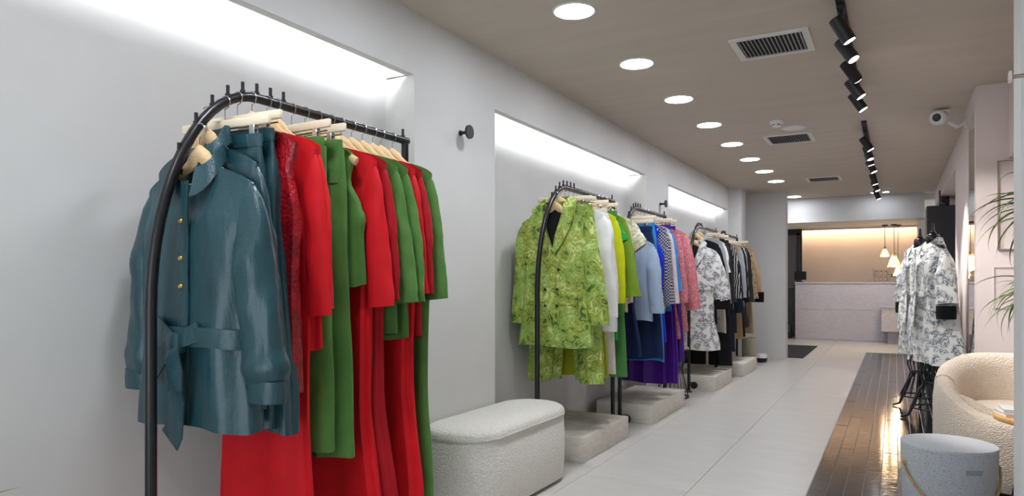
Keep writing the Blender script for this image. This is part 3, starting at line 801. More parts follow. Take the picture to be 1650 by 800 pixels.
def put(key, y, fn, name, label, cat, m, clip=False, rz=None, group=None, clipx=.12, dx=0, **kw):
    p = hang(key, y, clip, dx); rz = random.uniform(-.07, .07) if rz is None else rz
    hanger(p, rz, clip, label, key, clipx)
    gp = p.copy(); gp.z += (-.012 if clip else .012)
    if fn is top:
        kw.setdefault('lim', RK[key][0] - XB - .015)
        kw.setdefault('ry', .52 if key in 'AB' else .7)
        if not kw.get('hiT'):
            f_ = .75 if key in 'AB' else .85
            kw['T'] = kw.get('T', .035) * f_; kw['Tb'] = kw.get('Tb', .04) * f_
    return fn(name, label, cat, gp, rz, m, group=group, seed=random.uniform(0, 50), **kw)

rack('A', -1.80, 1.16, 2.30, .36, 1.695, 1.02, 'black arched clothes rack nearest the camera, with teal, red and green clothes')
rack('B', -1.83, 3.56, 4.80, .40, 1.70, 1.02, 'black arched clothes rack with green paisley suits at its front')
rack('C', -1.81, 4.88, 6.04, .38, 1.69, 1.02, 'black clothes rack with blue, pink and purple clothes')
rack('D', -1.80, 6.81, 8.02, .40, 1.68, 1.02, 'black arched clothes rack with the printed white coat at its front')
rack('E', -1.82, 8.06, 9.30, .40, 1.68, 1.02, 'black clothes rack with black, leopard and camel clothes, farthest down the wall')

gA = 'clothes on the nearest rack'
put('A', 1.295, top, 'leather_jacket', 'teal leather shirt jacket with tied belt and gold buttons', 'jacket', K['teal'], rz=.02, group=gA,
    L=.775, hw=.235, cw=.215, ww=.20, bw=.235, T=.05, Tb=.06, Ls=.575, r0=.074, r1=.058, out=.085, dx=.025, ry=.7, collar='shirt', nd=.075, nw=.078,
    buttons=(M['gold'], [-.186, -.292, -.372]), cuff=(K['teal'], .06, .052), belt=(-.525, .055), details='leather', hiT=True, gather=.012, neck_label=M['label_white'], k=4, amp=.010)
put('A', 1.35, top, 'leather_jacket', 'teal leather shirt jacket hanging second, just behind the belted one', 'jacket', K['teal'], group=gA,
    L=.80, hw=.235, cw=.21, ww=.20, bw=.235, T=.04, Tb=.05, Ls=.575, r0=.066, r1=.052, out=.07, dx=-.02, collar='shirt', nd=.07, nw=.078, cuff=(K['teal'], .055, .05), hiT=True, gather=.01)
put('A', 1.40, skirt, 'leather_skirt', 'straight teal leather skirt behind the two teal jackets', 'skirt', K['teal'], clip=True, group=gA, L=.88, wt=.15, wb=.205, k=6, amp=.010)
put('A', 1.445, skirt, 'leather_skirt', 'flared teal leather skirt next to the red dresses', 'skirt', K['teal'], clip=True, group=gA, L=.92, wt=.15, wb=.235, k=6, amp=.012)
put('A', 1.50, top, 'sequin_dress', 'crimson sequinned sleeveless dress, first of the red clothes', 'dress', K['sequin'], group=gA, L=.84, hw=.255, cw=.225, ww=.215, bw=.225, T=.045, Tb=.05, sleeves=False, nd=.10, k=7, amp=.008)
put('A', 1.56, top, 'red_dress', 'scarlet long dress with long sleeves beside the sequinned dress', 'dress', K['red'], group=gA, L=1.40, hw=.215, cw=.19, ww=.18, bw=.21, T=.024, Tb=.04, Ls=.56, r0=.046, r1=.048, out=.055, nd=.10, k=6, amp=.012)
put('A', 1.60, top, 'red_blazer', 'scarlet long-sleeved jacket just before the green velvet trousers', 'jacket', K['red'], group=gA, L=.72, Ls=.54, r0=.05, r1=.046, out=.05, T=.03, Tb=.035, nd=.12)
put('A', 1.665, trousers, 'velvet_trousers', 'green velvet wide-leg trousers on a clip hanger, nearer pair', 'trousers', K['green'], clip=True, group=gA, L=1.04, wt=.15, lw=.088, spread=.018, T=.03)
put('A', 1.725, trousers, 'velvet_trousers', 'green velvet wide-leg trousers on a clip hanger, farther pair', 'trousers', K['green'], clip=True, group=gA, L=1.07, wt=.165, lw=.095, spread=.03, T=.032)
put('A', 1.785, top, 'velvet_waistcoat', 'dark green velvet sleeveless waistcoat between green trousers and red sleeves', 'waistcoat', K['green'], group=gA, L=.52, hw=.21, cw=.20, ww=.19, bw=.20, T=.03, Tb=.03, sleeves=False, nd=.14)
put('A', 1.85, top, 'red_dress', 'scarlet long dress with long sleeves right of the green waistcoat', 'dress', K['red'], group=gA, L=1.42, hw=.215, cw=.19, ww=.18, bw=.24, T=.026, Tb=.04, Ls=.54, r0=.052, r1=.052, out=.055, nd=.10, k=6, amp=.012)
put('A', 1.90, top, 'red_dress', 'crimson velvet long dress between scarlet and green sleeves', 'dress', K['red_deep'], group=gA, L=1.36, hw=.215, cw=.19, ww=.18, bw=.25, T=.024, Tb=.04, Ls=.52, r0=.05, r1=.05, out=.05, nd=.10, k=6, amp=.012)
put('A', 1.96, top, 'velvet_jacket', 'wide-sleeved green velvet jacket, nearer of two', 'jacket', K['green'], group=gA, L=.70, Ls=.53, r0=.055, r1=.065, out=.06, T=.03, Tb=.035, nd=.10)
put('A', 2.02, top, 'velvet_jacket', 'wide-sleeved green velvet jacket, farther of two', 'jacket', K['green'], group=gA, L=.72, Ls=.53, r0=.052, r1=.06, out=.06, T=.03, Tb=.035, nd=.10)
put('A', 2.08, top, 'red_dress', 'scarlet long dress between green velvet sleeves near the post', 'dress', K['red'], group=gA, L=1.34, Ls=.50, r0=.05, r1=.05, out=.05, T=.028, Tb=.045, nd=.10, ww=.19, bw=.24, k=6, amp=.012)
put('A', 2.13, top, 'red_blazer', 'crimson velvet jacket second from the far post', 'jacket', K['red_deep'], group=gA, L=.72, Ls=.50, r0=.05, r1=.048, out=.05, T=.028, Tb=.035, nd=.10)
put('A', 2.20, top, 'velvet_dress', 'green velvet long-sleeved dress hanging last on the nearest rack', 'dress', K['green'], group=gA, L=1.42, Ls=.52, r0=.056, r1=.058, out=.055, T=.032, Tb=.045, nd=.10, ww=.19, bw=.22, k=5, amp=.010)

gB = 'clothes on the paisley rack'
put('B', 3.80, top, 'paisley_jacket', 'green paisley double-breasted jacket at the front of its rack', 'jacket', K['paisley'], rz=.02, group=gB,
    L=.85, hw=.235, cw=.215, ww=.215, bw=.25, T=.05, Tb=.06, Ls=0.61, r0=.07, r1=.06, out=0.1, lapel=True, nd=.27, nw=.085, buttons=(M['black_matte'], [(-.04, -.50), (.04, -.50), (-.04, -.60), (.04, -.60), (.05, -.38)]),
    pockets=True, details='coat', hiT=True, cuff=(K['paisley'], .05, .056), neck_label=M['label_black'])
put('B', 3.87, top, 'paisley_jacket', 'green paisley jacket hanging second, mostly behind the first', 'jacket', K['paisley'], group=gB, L=.85, hw=.215, cw=.20, bw=.22, T=.04, Tb=.05, Ls=.61, r0=.060, r1=.055, out=.05, lapel=True, nd=.2)
put('B', 3.94, trousers, 'paisley_trousers', 'green paisley wide trousers behind the paisley jackets', 'trousers', K['paisley'], clip=True, group=gB, L=1.12, wt=.165, lw=.072, spread=.095, T=.03)
put('B', 4.00, trousers, 'paisley_trousers', 'green paisley wide trousers beside the white blouse', 'trousers', K['paisley'], clip=True, group=gB, L=1.11, wt=.155, lw=.085, spread=.065, T=.03)
put('B', 4.07, top, 'lace_blouse', 'white ruffled blouse with lace cuffs beside the paisley trousers', 'blouse', K['white'], group=gB, L=.80, hw=.225, Ls=.68, r0=.08, r1=.058, out=.06, T=.035, Tb=.04, nd=.09, cuff=(K['lace'], .10, .058))
put('B', 4.125, top, 'mustard_dress', 'mustard green satin dress between the two white tops', 'dress', K['yellow_dk'], group=gB, L=1.12, hw=.195, sleeves=False, T=.03, Tb=.04, nd=.10, bw=.23)
put('B', 4.175, top, 'white_shirt', 'white long-sleeved shirt left of the chartreuse top', 'shirt', K['white'], group=gB, L=0.78, Ls=0.6, r0=.055, r1=.045, out=.05, T=.03, Tb=.035, nd=.06, collar='band')
put('B', 4.23, trousers, 'cream_trousers', 'cream twill trousers hanging low under the chartreuse top', 'trousers', K['cream'], clip=True, group=gB, L=1.09, wt=.17, lw=.085, spread=.055)
put('B', 4.29, top, 'chartreuse_top', 'bright chartreuse long-sleeved top in mid rack', 'top', K['yellow'], group=gB, L=0.76, Ls=0.6, r0=.058, r1=.055, out=.05, T=.03, Tb=.035, nd=.08)
put('B', 4.35, top, 'kelly_top', 'kelly green knit top with short sleeves', 'top', K['kelly'], group=gB, L=0.9, Ls=0.2, r0=.06, r1=.06, out=.05, T=.03, Tb=.03, nd=.08)
put('B', 4.41, trousers, 'green_trousers', 'plain mid green trousers on a clip hanger', 'trousers', K['mid_green'], clip=True, group=gB, L=1.13, wt=.17, lw=.09, spread=.06)
put('B', 4.47, top, 'olive_coat', 'olive green wool jacket with wide sleeves', 'jacket', K['olive'], group=gB, L=0.72, Ls=0.56, r0=.06, r1=.07, out=.075, T=.035, Tb=.04, nd=.10)
put('B', 4.54, top, 'cream_blouse', 'cream blouse beneath the leaf-print top', 'blouse', K['cream'], group=gB, L=0.72, Ls=0.56, r0=.052, r1=.05, out=.05, T=.03, Tb=.03, nd=.08)
put('B', 4.61, top, 'leaf_print_top', 'cream and olive leaf-print top with short puffed sleeves', 'top', K['leafprint'], group=gB, L=.66, hw=.23, Ls=.22, r0=.085, r1=.07, out=.07, T=.035, Tb=.035, nd=.08)
put('B', 4.70, top, 'navy_denim_dress', 'dark navy denim dress last on the paisley rack', 'dress', K['navy'], group=gB, L=1.05, hw=.205, sleeves=False, T=.035, Tb=.05, bw=.25, nd=.10, k=6, amp=.012)

gC = 'clothes on the blue and pink rack'
put('C', 5.030, top, 'denim_shirt', 'light blue denim shirt with long sleeves', 'shirt', K['denim'], group=gC, L=0.66, hw=.225, Ls=0.5, r0=.065, r1=.056, out=0.06, T=.04, Tb=.045, collar='shirt', nd=.06, cuff=(K['denim'], .05, .054))
put('C', 5.120, skirt, 'navy_skirt', 'long navy denim skirt with a dark fringed hem', 'skirt', K['navy'], clip=True, group=gC, L=1.02, wt=.17, wb=.26, k=6, amp=.012)
put('C', 5.190, skirt, 'cerulean_skirt', 'cerulean silk skirt showing under the navy skirt', 'skirt', K['turq'], clip=True, group=gC, L=1.08, wt=.17, wb=.25, k=7, amp=.012)
put('C', 5.270, top, 'royal_blue_dress', 'royal blue sleeveless dress with open armholes', 'dress', K['royal'], group=gC, L=.98, hw=.235, cw=.225, ww=.21, sleeves=False, T=.045, Tb=.05, bw=.24, nd=.07)
put('C', 5.360, top, 'checked_blouse', 'black and white checked blouse behind the royal blue dress', 'blouse', K['check'], group=gC, L=.72, hw=.225, Ls=0.62, r0=.055, r1=.05, out=.055, T=.035, Tb=.035, nd=.07)
put('C', 5.440, top, 'pale_pink_blouse', 'pale pink silk blouse beside the checked one', 'blouse', K['pinkpale'], group=gC, L=.70, hw=.225, Ls=0.62, r0=.056, r1=.05, out=.06, T=.035, Tb=.035, nd=.07)
put('C', 5.520, top, 'sky_blue_top', 'sky blue long-sleeved top next to the pink prints', 'top', K['sky'], group=gC, L=0.74, hw=.225, Ls=0.52, r0=.055, r1=.055, out=.065, T=.035, Tb=.035, nd=.07)
put('C', 5.600, skirt, 'purple_skirt', 'long purple pleated satin skirt, nearer one', 'skirt', K['purple'], clip=True, group=gC, L=1.32, wt=.17, wb=.24, k=12, amp=.012)
put('C', 5.680, top, 'pink_print_dress', 'pink and red ditsy-print dress, nearer one', 'dress', K['pinkprint'], group=gC, L=0.98, hw=.225, Ls=0.62, r0=.06, r1=.055, out=.075, T=.04, Tb=.05, nd=.08, bw=.24)
put('C', 5.760, skirt, 'purple_skirt', 'long purple pleated satin skirt, farther one', 'skirt', K['purple'], clip=True, group=gC, L=1.15, wt=.17, wb=.24, k=12, amp=.012)
put('C', 5.880, top, 'pink_print_dress', 'pink and red print dress, last on its rack', 'dress', K['pinkprint'], group=gC, L=0.92, hw=.235, Ls=0.68, r0=.068, r1=.062, out=.10, T=.05, Tb=.06, nd=.08, bw=.25, rz=.05)

gD = 'clothes on the printed coat rack'
put('D', 7.00, top, 'floral_coat', 'white floral coat with black cuffs hanging on the rack', 'coat', K['floral'], group=gD, rz=.03, L=1.08, hw=.235, cw=.22, ww=.20, bw=.26, T=.06, Tb=.08, Ls=0.52, r0=.075, r1=.075, out=.10,
    lapel=True, nd=.24, nw=.085, cuff=(K['blackfur'], .10, .068), belt=(-.46, .045), hiT=True, neck_label=M['label_black'])
put('D', 7.10, top, 'black_blazer', 'black blazer directly behind the floral coat', 'jacket', K['blackc'], group=gD, L=0.9, hw=.235, Ls=0.62, r0=.062, r1=.052, out=.08, T=.04, Tb=.045, nd=.15)
put('D', 7.19, top, 'striped_shirt', 'grey striped shirt, nearer of the two grey shirts', 'shirt', K['greystripe'], group=gD, L=0.85, hw=.23, Ls=0.64, r0=.058, r1=.05, out=.08, T=.035, Tb=.04, nd=.07, collar='shirt')
put('D', 7.29, top, 'grey_shirt', 'plain light grey shirt, farther of the two grey shirts', 'shirt', K['grey'], group=gD, L=0.88, hw=.23, Ls=0.66, r0=.056, r1=.048, out=.075, T=.035, Tb=.04, nd=.07)
put('D', 7.38, skirt, 'taupe_skirt', 'taupe satin midi skirt under the grey shirts', 'skirt', K['taupe'], clip=True, group=gD, L=1.0, wt=.17, wb=.25, k=5, amp=.008)
put('D', 7.47, top, 'white_blouse', 'white blouse between the grey shirts and the black trousers', 'blouse', K['white'], group=gD, L=.68, hw=.22, Ls=.34, r0=.056, r1=.05, out=.045, T=.035, Tb=.035, nd=.07)
put('D', 7.58, trousers, 'black_trousers', 'long black wide trousers trailing over the plinth, nearest pair', 'trousers', K['blackc'], clip=True, group=gD, L=1.37, wt=.18, lw=.11, spread=.05, T=.04)
put('D', 7.68, top, 'leather_shirt', 'black leather shirt beside the black trousers', 'shirt', K['bleather'], group=gD, L=0.85, hw=.22, Ls=0.66, r0=.055, r1=.05, out=.06, T=.035, Tb=.04, nd=.08)
put('D', 7.79, trousers, 'black_trousers', 'black straight trousers at the end of the printed coat rack', 'trousers', K['midnight'], clip=True, group=gD, L=1.24, wt=.18, lw=.10, spread=.05)
put('D', 7.90, top, 'stripe_print_blouse', 'black and white stripe-print blouse with long sleeves', 'blouse', K['bwprint'], group=gD, L=0.8, hw=.225, Ls=0.62, r0=.055, r1=.055, out=.07, T=.035, Tb=.04, nd=.08)
gE = 'clothes on the farthest rack'
put('E', 8.22, top, 'navy_jacket', 'midnight navy jacket first on the farthest rack', 'jacket', K['midnight'], group=gE, L=0.95, hw=.225, Ls=0.66, r0=.058, r1=.05, out=.06, T=.04, Tb=.045, nd=.1)
put('E', 8.33, trousers, 'camel_trousers', 'camel trousers showing under the navy jacket', 'trousers', K['camel'], clip=True, group=gE, L=1.1, wt=.18, lw=.09, spread=.06)
put('E', 8.44, top, 'grey_blouse', 'silver grey blouse among the black clothes', 'blouse', K['grey'], group=gE, L=0.8, hw=.225, Ls=0.62, r0=.05, r1=.045, out=.055, T=.035, Tb=.035, nd=.08)
put('E', 8.55, top, 'black_dress', 'long black dress in the middle of the farthest rack', 'dress', K['blackc'], group=gE, L=1.15, hw=.225, Ls=0.66, r0=.056, r1=.05, out=.06, T=.04, Tb=.05, nd=.08, bw=.24)
put('E', 8.66, top, 'white_silk_shirt', 'narrow white silk shirt between black clothes', 'shirt', K['cream'], group=gE, L=0.8, hw=.22, Ls=0.62, r0=.045, r1=.04, out=.05, T=.03, Tb=.03, nd=.08)
put('E', 8.77, top, 'black_leather_coat', 'black leather coat before the leopard print', 'coat', K['bleather'], group=gE, L=1.05, hw=.23, Ls=0.68, r0=.062, r1=.055, out=.07, T=.045, Tb=.05, nd=.1, bw=.24)
put('E', 8.90, top, 'leopard_coat', 'leopard-print coat near the end of the farthest rack', 'coat', K['leopard'], group=gE, L=0.95, hw=.235, Ls=0.64, r0=.066, r1=.058, out=.085, T=.045, Tb=.05, nd=.1)
put('E', 9.04, trousers, 'tan_trousers', 'tan wool trousers on the last clip hanger', 'trousers', K['tan'], clip=True, group=gE, L=1.12, wt=.18, lw=.09, spread=.06)
put('E', 9.16, top, 'camel_jacket', 'camel jacket with black fur cuffs, last on the wall', 'jacket', K['camel'], group=gE, L=0.95, hw=.228, Ls=0.58, r0=.056, r1=.055, out=.10, T=.05, Tb=.055, nd=.1, cuff=(K['blackfur'], .13, .07))

# ------------------------------------------------------------------ plinths along the wall
for (ya, yb, xr, lab) in ((3.81, 4.62, -1.65, 'low rough stone plinth under the paisley clothes, beside the pouf'), (5.10, 6.03, -1.63, 'low rough stone plinth under the blue and purple clothes'),
                          (6.93, 7.72, -1.57, 'low stone plinth under the floral coat and black trousers'), (8.21, 9.05, -1.53, 'low stone plinth farthest down the wall')):
    o = G().bbox(-.46, 0, 0, yb - ya, .0, .15, .003, 2).build('stone_plinth', M['plinth'], loc=(xr, ya, .001))
    tag(o, lab, 'plinth', 'stone plinths along the wall')

# ------------------------------------------------------------------ pouf (stadium shaped)
def stadium(hx, hl, n=18):
    p = []
    for i in range(n + 1): a = PI * i / n; p.append((hx * math.cos(a), hl + hx * math.sin(a)))
    for i in range(n + 1): a = PI + PI * i / n; p.append((hx * math.cos(a), -hl + hx * math.sin(a)))
    return p
t = thing('pouf', 'white boucle pouf bench with rounded ends beside the nearest rack', 'pouf', (-1.80, 3.08, 0), math.radians(-1))
def stad_rows(prof, hx=.195, hl=.31):
    rows = []
    for (ins, z) in prof:
        rows.append([(x * (hx - ins) / hx if True else x, (math.copysign(hl, y) * (1 if abs(y) >= hl - 1e-6 else abs(y) / hl) + (y - math.copysign(hl, y)) * (hx - ins) / hx), z) for (x, y) in stadium(hx, hl)])
    return rows
G().loops(stad_rows([(.02, .012), (.006, .02), (.0, .05), (-.006, .2), (0, .362), (.004, .370)]), cap0=True).build('base_cover', M['boucle'], t)
G().loops(stad_rows([(.003, .370), (-.004, .375), (-.003, .390), (.006, .404), (.025, .414), (.06, .420), (.12, .424), (.17, .425)]), cap1=True).build('seat_top', M['boucle'], t)
g = G().tube([(x * 1.02, y, .3715) for (x, y) in stadium(.195, .31)] + [(.195 * 1.02, .31, .3715)], .0035, 6); g.build('piping', M['boucle'], t)

# ------------------------------------------------------------------ terrazzo stool with rope
t = thing('terrazzo_stool', 'grey speckled terrazzo drum stool with a rope handle', 'stool', (.185, 3.26, .0))
G().lathe([(.15, .004), (.156, .012), (.168, .44), (.170, .447), (.168, .452), (.16, .454), (0, .454)], 64).build('drum', M['terrazzo'], t)
ang = math.radians(-78)
hp = G()
for i in range(1): hp.box(-.036, .036, -.004, .002, -.014, .014)
def on_drum(a, z, r=.164): return (r * math.cos(a), r * math.sin(a), z)
a0 = math.atan2(-3.26, -.185) + math.radians(30)
sl = G()
for (u0, u1, v0, v1) in ((-.034, .034, .0105, .0135), (-.034, .034, -.0135, -.0105), (-.034, -.031, -.0105, .0105), (.031, .034, -.0105, .0105)): sl.box(-.002, .0025, u0, u1, v0, v1)
so = sl.build('slot_rim', M['terrazzo'], t, False, on_drum(a0, .375, .1655), (0, 0, a0))
G().box(-.001, .0012, -.031, .031, -.0105, .0105).build('slot_inset', simple('terrazzo_slot_dark', '#9297a0', .7, bscale=60), t, False, on_drum(a0, .375, .1652), (0, 0, a0))
al = math.atan2(-3.26, -.185) - math.radians(62); ar = math.atan2(-3.26, -.185) + math.radians(96)
pts = []
for i in range(25):
    q = i / 24; a = lerp(al, ar, q); z = .365 - .15 * math.sin(PI * q) ** .9
    pts.append(on_drum(a, z, .172))
G().tube(pts, .0048, 8).build('rope_handle', M['rope'], t)
for a in (al, ar): G().lathe([(0, .012), (.008, .008), (.010, 0), (.006, -.006)], 12).build('rope_knot', M['rope'], t, True, on_drum(a, .368, .168))

# ------------------------------------------------------------------ armchair
t = thing('armchair', 'cream boucle tub armchair in the right-hand bay', 'armchair', (.64, 4.62, 0), math.radians(14))
R = .45
def rimH(th):      # th = angle from the front
    return lerp(.40, .675, smooth01((abs(th) - math.radians(28)) / math.radians(140)) ** .9)
rows = [[] for _ in range(15)]
n = 72
for j in range(n):
    th = -PI + 2 * PI * j / n; d = (math.sin(th), -math.cos(th)); Hh = rimH(th)
    k = smooth01((abs(th) - math.radians(30)) / math.radians(50))      # 0 front, 1 back
    prof = [(R * .88, .02), (R * .93, .03), (R * .985, .10), (R, .22), (R * 1.0, lerp(.30, Hh - .12, k)), (R * .99, lerp(.36, Hh - .05, k)), (R * .965, lerp(.385, Hh - .015, k)),
            (R * .91, lerp(.398, Hh, k)), (R * .85, lerp(.402, Hh - .005, k)), (R * .79, lerp(.404, Hh - .03, k)), (R * .745, lerp(.405, Hh - .08, k)), (R * .72, lerp(.405, .47, k)), (R * .70, .405), (R * .5, .412), (R * .25, .415)]
    for i, (r_, z_) in enumerate(prof): rows[i].append((d[0] * r_, d[1] * r_, z_))
G().loops(rows, cap0=True, cap1=True).build('upholstered_shell', M['boucle_warm'], t)
for th in (math.radians(150), math.radians(-150), math.radians(105), math.radians(-105)):
    d = (math.sin(th), -math.cos(th)); Hh = rimH(th)
    G().tube([(d[0] * r_, d[1] * r_, z_) for r_, z_ in ((R * .724, .44), (R * .735, Hh - .10), (R * .785, Hh - .027), (R * .85, Hh - .002), (R * .91, Hh + .002), (R * .968, Hh - .013), (R * 1.003, Hh - .12), (R * 1.003, .22))], .003, 6).build('seam', M['boucle_warm'], t)
G().lathe([(R * .84, 0), (R * .84, .024)], 40).build('base_plate', M['black_matte'], t)

# ------------------------------------------------------------------ side table with book
t = thing('side_table', 'round oak side table on thin black legs before the armchair', 'side table', (.60, 3.78, 0))
G().lathe([(.205, .478), (.212, .482), (.214, .49), (.212, .498), (.205, .50)], 48).build('table_top', M['oak'], t)
for k in range(3):
    a = math.radians(205 + 120 * k)
    G().tube([(.10 * math.cos(a), .10 * math.sin(a), .478), (.19 * math.cos(a), .19 * math.sin(a), .006)], .008, 10).build('leg', M['black_matte'], t)
G().tube([(.165 * math.cos(2 * PI * i / 36), .165 * math.sin(2 * PI * i / 36), .10) for i in range(37)], .006, 8).build('foot_ring', M['black_matte'], t)
for i, (dz, s_, lab) in enumerate(((0, 1, 'lower white paperback on the round oak table'), (.016, .92, 'upper pale paperback on the round oak table'))):
    b_ = thing('book', lab, 'book', (.51, 3.80, .5005 + dz), math.radians(12 - 9 * i), 'books on the side table')
    G().box(-.10 * s_, .10 * s_, -.07 * s_, .07 * s_, .0015, .0135).build('pages', M['paper'], b_, False)
    G().box(-.102 * s_, .102 * s_, -.072 * s_, .072 * s_, 0, .0015).box(-.102 * s_, .102 * s_, -.072 * s_, .072 * s_, .0135, .015).build('cover', M['book_cover'], b_, False)

# ------------------------------------------------------------------ dracaena in the bay
t = thing('dracaena', 'tall dracaena with long arching strap leaves in the right-hand bay', 'plant', (1.10, 3.75, 0))
pt = G().lathe([(.10, 0), (.105, .01), (.13, .30), (.135, .31), (.125, .31), (.12, .27), (0, .27)], 36); pt.build('pot', M['pot'], t)
G().lathe([(.118, .27), (.06, .278), (0, .28)], 24, close=False).build('soil', M['soil'], t)
crowns = [(-.42, .42, 1.46), (-.41, .46, 1.02)]
for (cx, cy, cz) in crowns:
    G().tube([(lerp(0, cx, q ** 1.6) , lerp(0, cy, q ** 1.3), lerp(.26, cz, q)) for q in [i / 10 for i in range(11)]], [.016 - .006 * i / 10 for i in range(11)], 8).build('cane', M['stem'], t)
def leaf(c, az, el, ln, wd, droop, parent, m=None):
    P = []; d = Vector((math.cos(az), math.sin(az), 0)); pos = Vector(c); e = el; N = 12
    for i in range(N + 1):
        P.append(pos.copy()); pos = pos + (d * math.cos(e) + Vector((0, 0, math.sin(e)))) * (ln / N); e -= droop / N * (0.6 + .8 * i / N)
    sd = Vector((-d.y, d.x, 0)); vs = []
    for i, p in enumerate(P):
        q = i / N; wv = wd * (math.sin(PI * min(1, .18 + q * .82)) ** .7) * (1 - q ** 4) + .0006
        up = Vector((0, 0, .15 * wv))
        vs += [p - sd * wv / 2 + up, p - Vector((0, 0, .12 * wv)), p + sd * wv / 2 + up]
    fs = []
    for i in range(N):
        a = 3 * i; fs += [(a, a + 1, a + 4, a + 3), (a + 1, a + 2, a + 5, a + 4)]
    G().add(vs, fs).build('leaf', m or M['leaf'], parent)
rl = random.Random(5)
for ci, c in enumerate(crowns):
    for i in range(48 if ci == 0 else 38):
        leaf((c[0], c[1], c[2] - .06 + .10 * rl.random()), rl.uniform(0, 2 * PI) if i % 3 == 0 else rl.uniform(PI * .65, PI * 1.5), rl.uniform(.0, 1.0), rl.uniform(.22, .46), rl.uniform(.015, .027), rl.uniform(1.5, 2.8), t)

# leaf tip at the left edge: a small plant just outside the frame
t = thing('potted_plant', 'small green plant whose leaf tip enters at the left edge', 'plant', (-1.93, .60, 0))
G().lathe([(.09, 0), (.12, .30), (.13, .32), (.115, .32), (.11, .28), (0, .28)], 30).build('pot', M['pot'], t)
G().lathe([(.108, .28), (0, .29)], 20, close=False).build('soil', M['soil'], t)
M['leaf_bright'] = simple('leaf_bright_green', '#4f9a35', .4, bscale=40)
for (az, ln, el, dr) in ((.50, .405, .82, .7), (2.2, .4, 1.2, 1.4), (3.6, .36, 1.3, 1.2), (5.2, .34, 1.3, 1.4), (1.2, .30, 1.3, 1.2)):
    leaf((0, 0, .45), az, el, ln, .042, dr, t, M['leaf_bright'])
G().tube([(0, 0, .28), (0, 0, .45)], .01, 8).build('stem', M['stem'], t)

# ------------------------------------------------------------------ mannequins in floral coats
def mannequin(x, y, rz, sc_, nm, coatlab, blab):
    t = thing('mannequin', blab, 'mannequin', (x, y, 0), rz, 'dress-form mannequins')
    t.scale = (sc_,) * 3
    G().lathe([(.0, 1.40), (.045, 1.40), (.05, 1.43), (.048, 1.475), (.04, 1.485), (0, 1.487)], 24, close=False).build('neck', M['speaker'], t)
    G().tube([(0, 0, 1.485), (0, 0, 1.50), (0, 0, 1.51), (0, 0, 1.575)], [.02, .024, .012, .009], 16).build('neck_cap', M['speaker'], t)
    g = G(); rows = []
    for z, a, b_ in ((1.42, .048, .042), (1.395, .085, .040), (1.36, .145, .046), (1.30, .15, .062), (1.2, .14, .078), (1.05, .11, .066), (.95, .12, .066), (.86, .13, .066)):
        rows.append([(a * math.cos(2 * PI * j / 28), b_ * math.sin(2 * PI * j / 28), z) for j in range(28)])
    g.loops(rows, cap0=True, cap1=True).build('torso', M['black_matte'], t)
    # wire skirt: straight wires to a waist ring, then flaring to the foot ring
    for k in range(18):
        a = 2 * PI * k / 18; ca, sa = math.cos(a), math.sin(a)
        G().tube([(.13 * ca, .065 * sa, .87), (.125 * ca, .075 * sa, .6), (.115 * ca, .085 * sa, .46), (.10 * ca, .10 * sa, .38), (.075 * ca, .075 * sa, .30), (.10 * ca, .10 * sa, .22), (.155 * ca, .155 * sa, .09)], .004, 6).build('wire', M['black'], t)
    for r_, z_ in ((.076, .30), (.155, .09)):
        G().tube([(r_ * math.cos(2 * PI * i / 30), r_ * math.sin(2 * PI * i / 30), z_) for i in range(31)], .006, 8).build('ring', M['black'], t)
    for k in range(3):
        a = 2 * PI * k / 3 + .5; ca, sa = math.cos(a), math.sin(a)
        G().tube([(.04 * ca, .04 * sa, .30), (.10 * ca, .10 * sa, .24), (.15 * ca, .15 * sa, .10), (.18 * ca, .18 * sa, .03), (.24 * ca, .24 * sa, .012)], [.012, .012, .011, .010, .008], 10).build('leg', M['black'], t)
    # coat, worn by the form
    lean = .045
    c = thing('floral_coat', coatlab, 'coat', (x, y, 1.425 * sc_), rz, 'floral coats on the mannequins'); c.scale = (sc_,) * 3
    L = .97; Ws = [(0, .175), (.09, .185), (.2, .185), (.42, .150), (.62, .20), (L, .245)]
    g = G(); body(g, L, Ws, .112, .148, .24, .062, .05, 3 + x, 6, .014, M_=30, n=64, topT=.05, grav=.16, nb=.012); g.v = [(vx, vy - lean * vz, vz) for vx, vy, vz in g.v]; g.build('body', K['floral'], c)
    for s_ in (-1, 1):
        g = G(); sleeve(g, s_, .195, -.07, .42, .075, .07, .06, 2 + s_, ry=.95, n=24, M_=22); so = g.build('sleeve', K['floral'], c)
        g = G(); ring_band(g, s_ * .245, -.07 - .024 - .42 - .045, .062, .058, .10, th=.005); g.build('cuff', K['blackfur'], so)
    g = G(); collar_mesh(g, .062, 0, .0, fall=.06, stand=.03, point=.03, T=.056, nd=.04); g.build('collar', K['floral'], c)
    g = G(); ring_band(g, 0, -.42, .158, .118, .045, 40, th=.006); g.build('belt', K['floral'], c)
    G().bbox(-.025, .025, -.155, -.12, -.45, -.395, .012, 2).build('belt_knot', K['floral'], c)
    for sx, ln in ((-.015, .30), (.02, .24)):
        strip(G(), [(sx, -.14, -.44), (sx * 2, -.155, -.52), (sx * 2.2, -.168, -.44 - ln)], [.03, .045, .045], .005).build('belt_tail', K['floral'], c)
    strip(G(), [(.0, -.128 - .05 * q, -.06 - (L - .08) * q) if abs(-.06 - (L - .08) * q + .42) > .05 else (.0, -.14, -.06 - (L - .08) * q) for q in [i / 9 for i in range(10)]], .035, .006).build('placket', K['floral'], c)
mannequin(.262, 6.42, math.radians(-72), 1.0, 'a', 'white floral coat with black cuffs on the nearer mannequin', 'black dress-form mannequin on a wire skirt stand, nearer of two')
mannequin(.19, 7.05, math.radians(-60), 1.0, 'b', 'white floral coat on the farther mannequin, half hidden', 'black dress-form mannequin behind the first, mostly hidden')

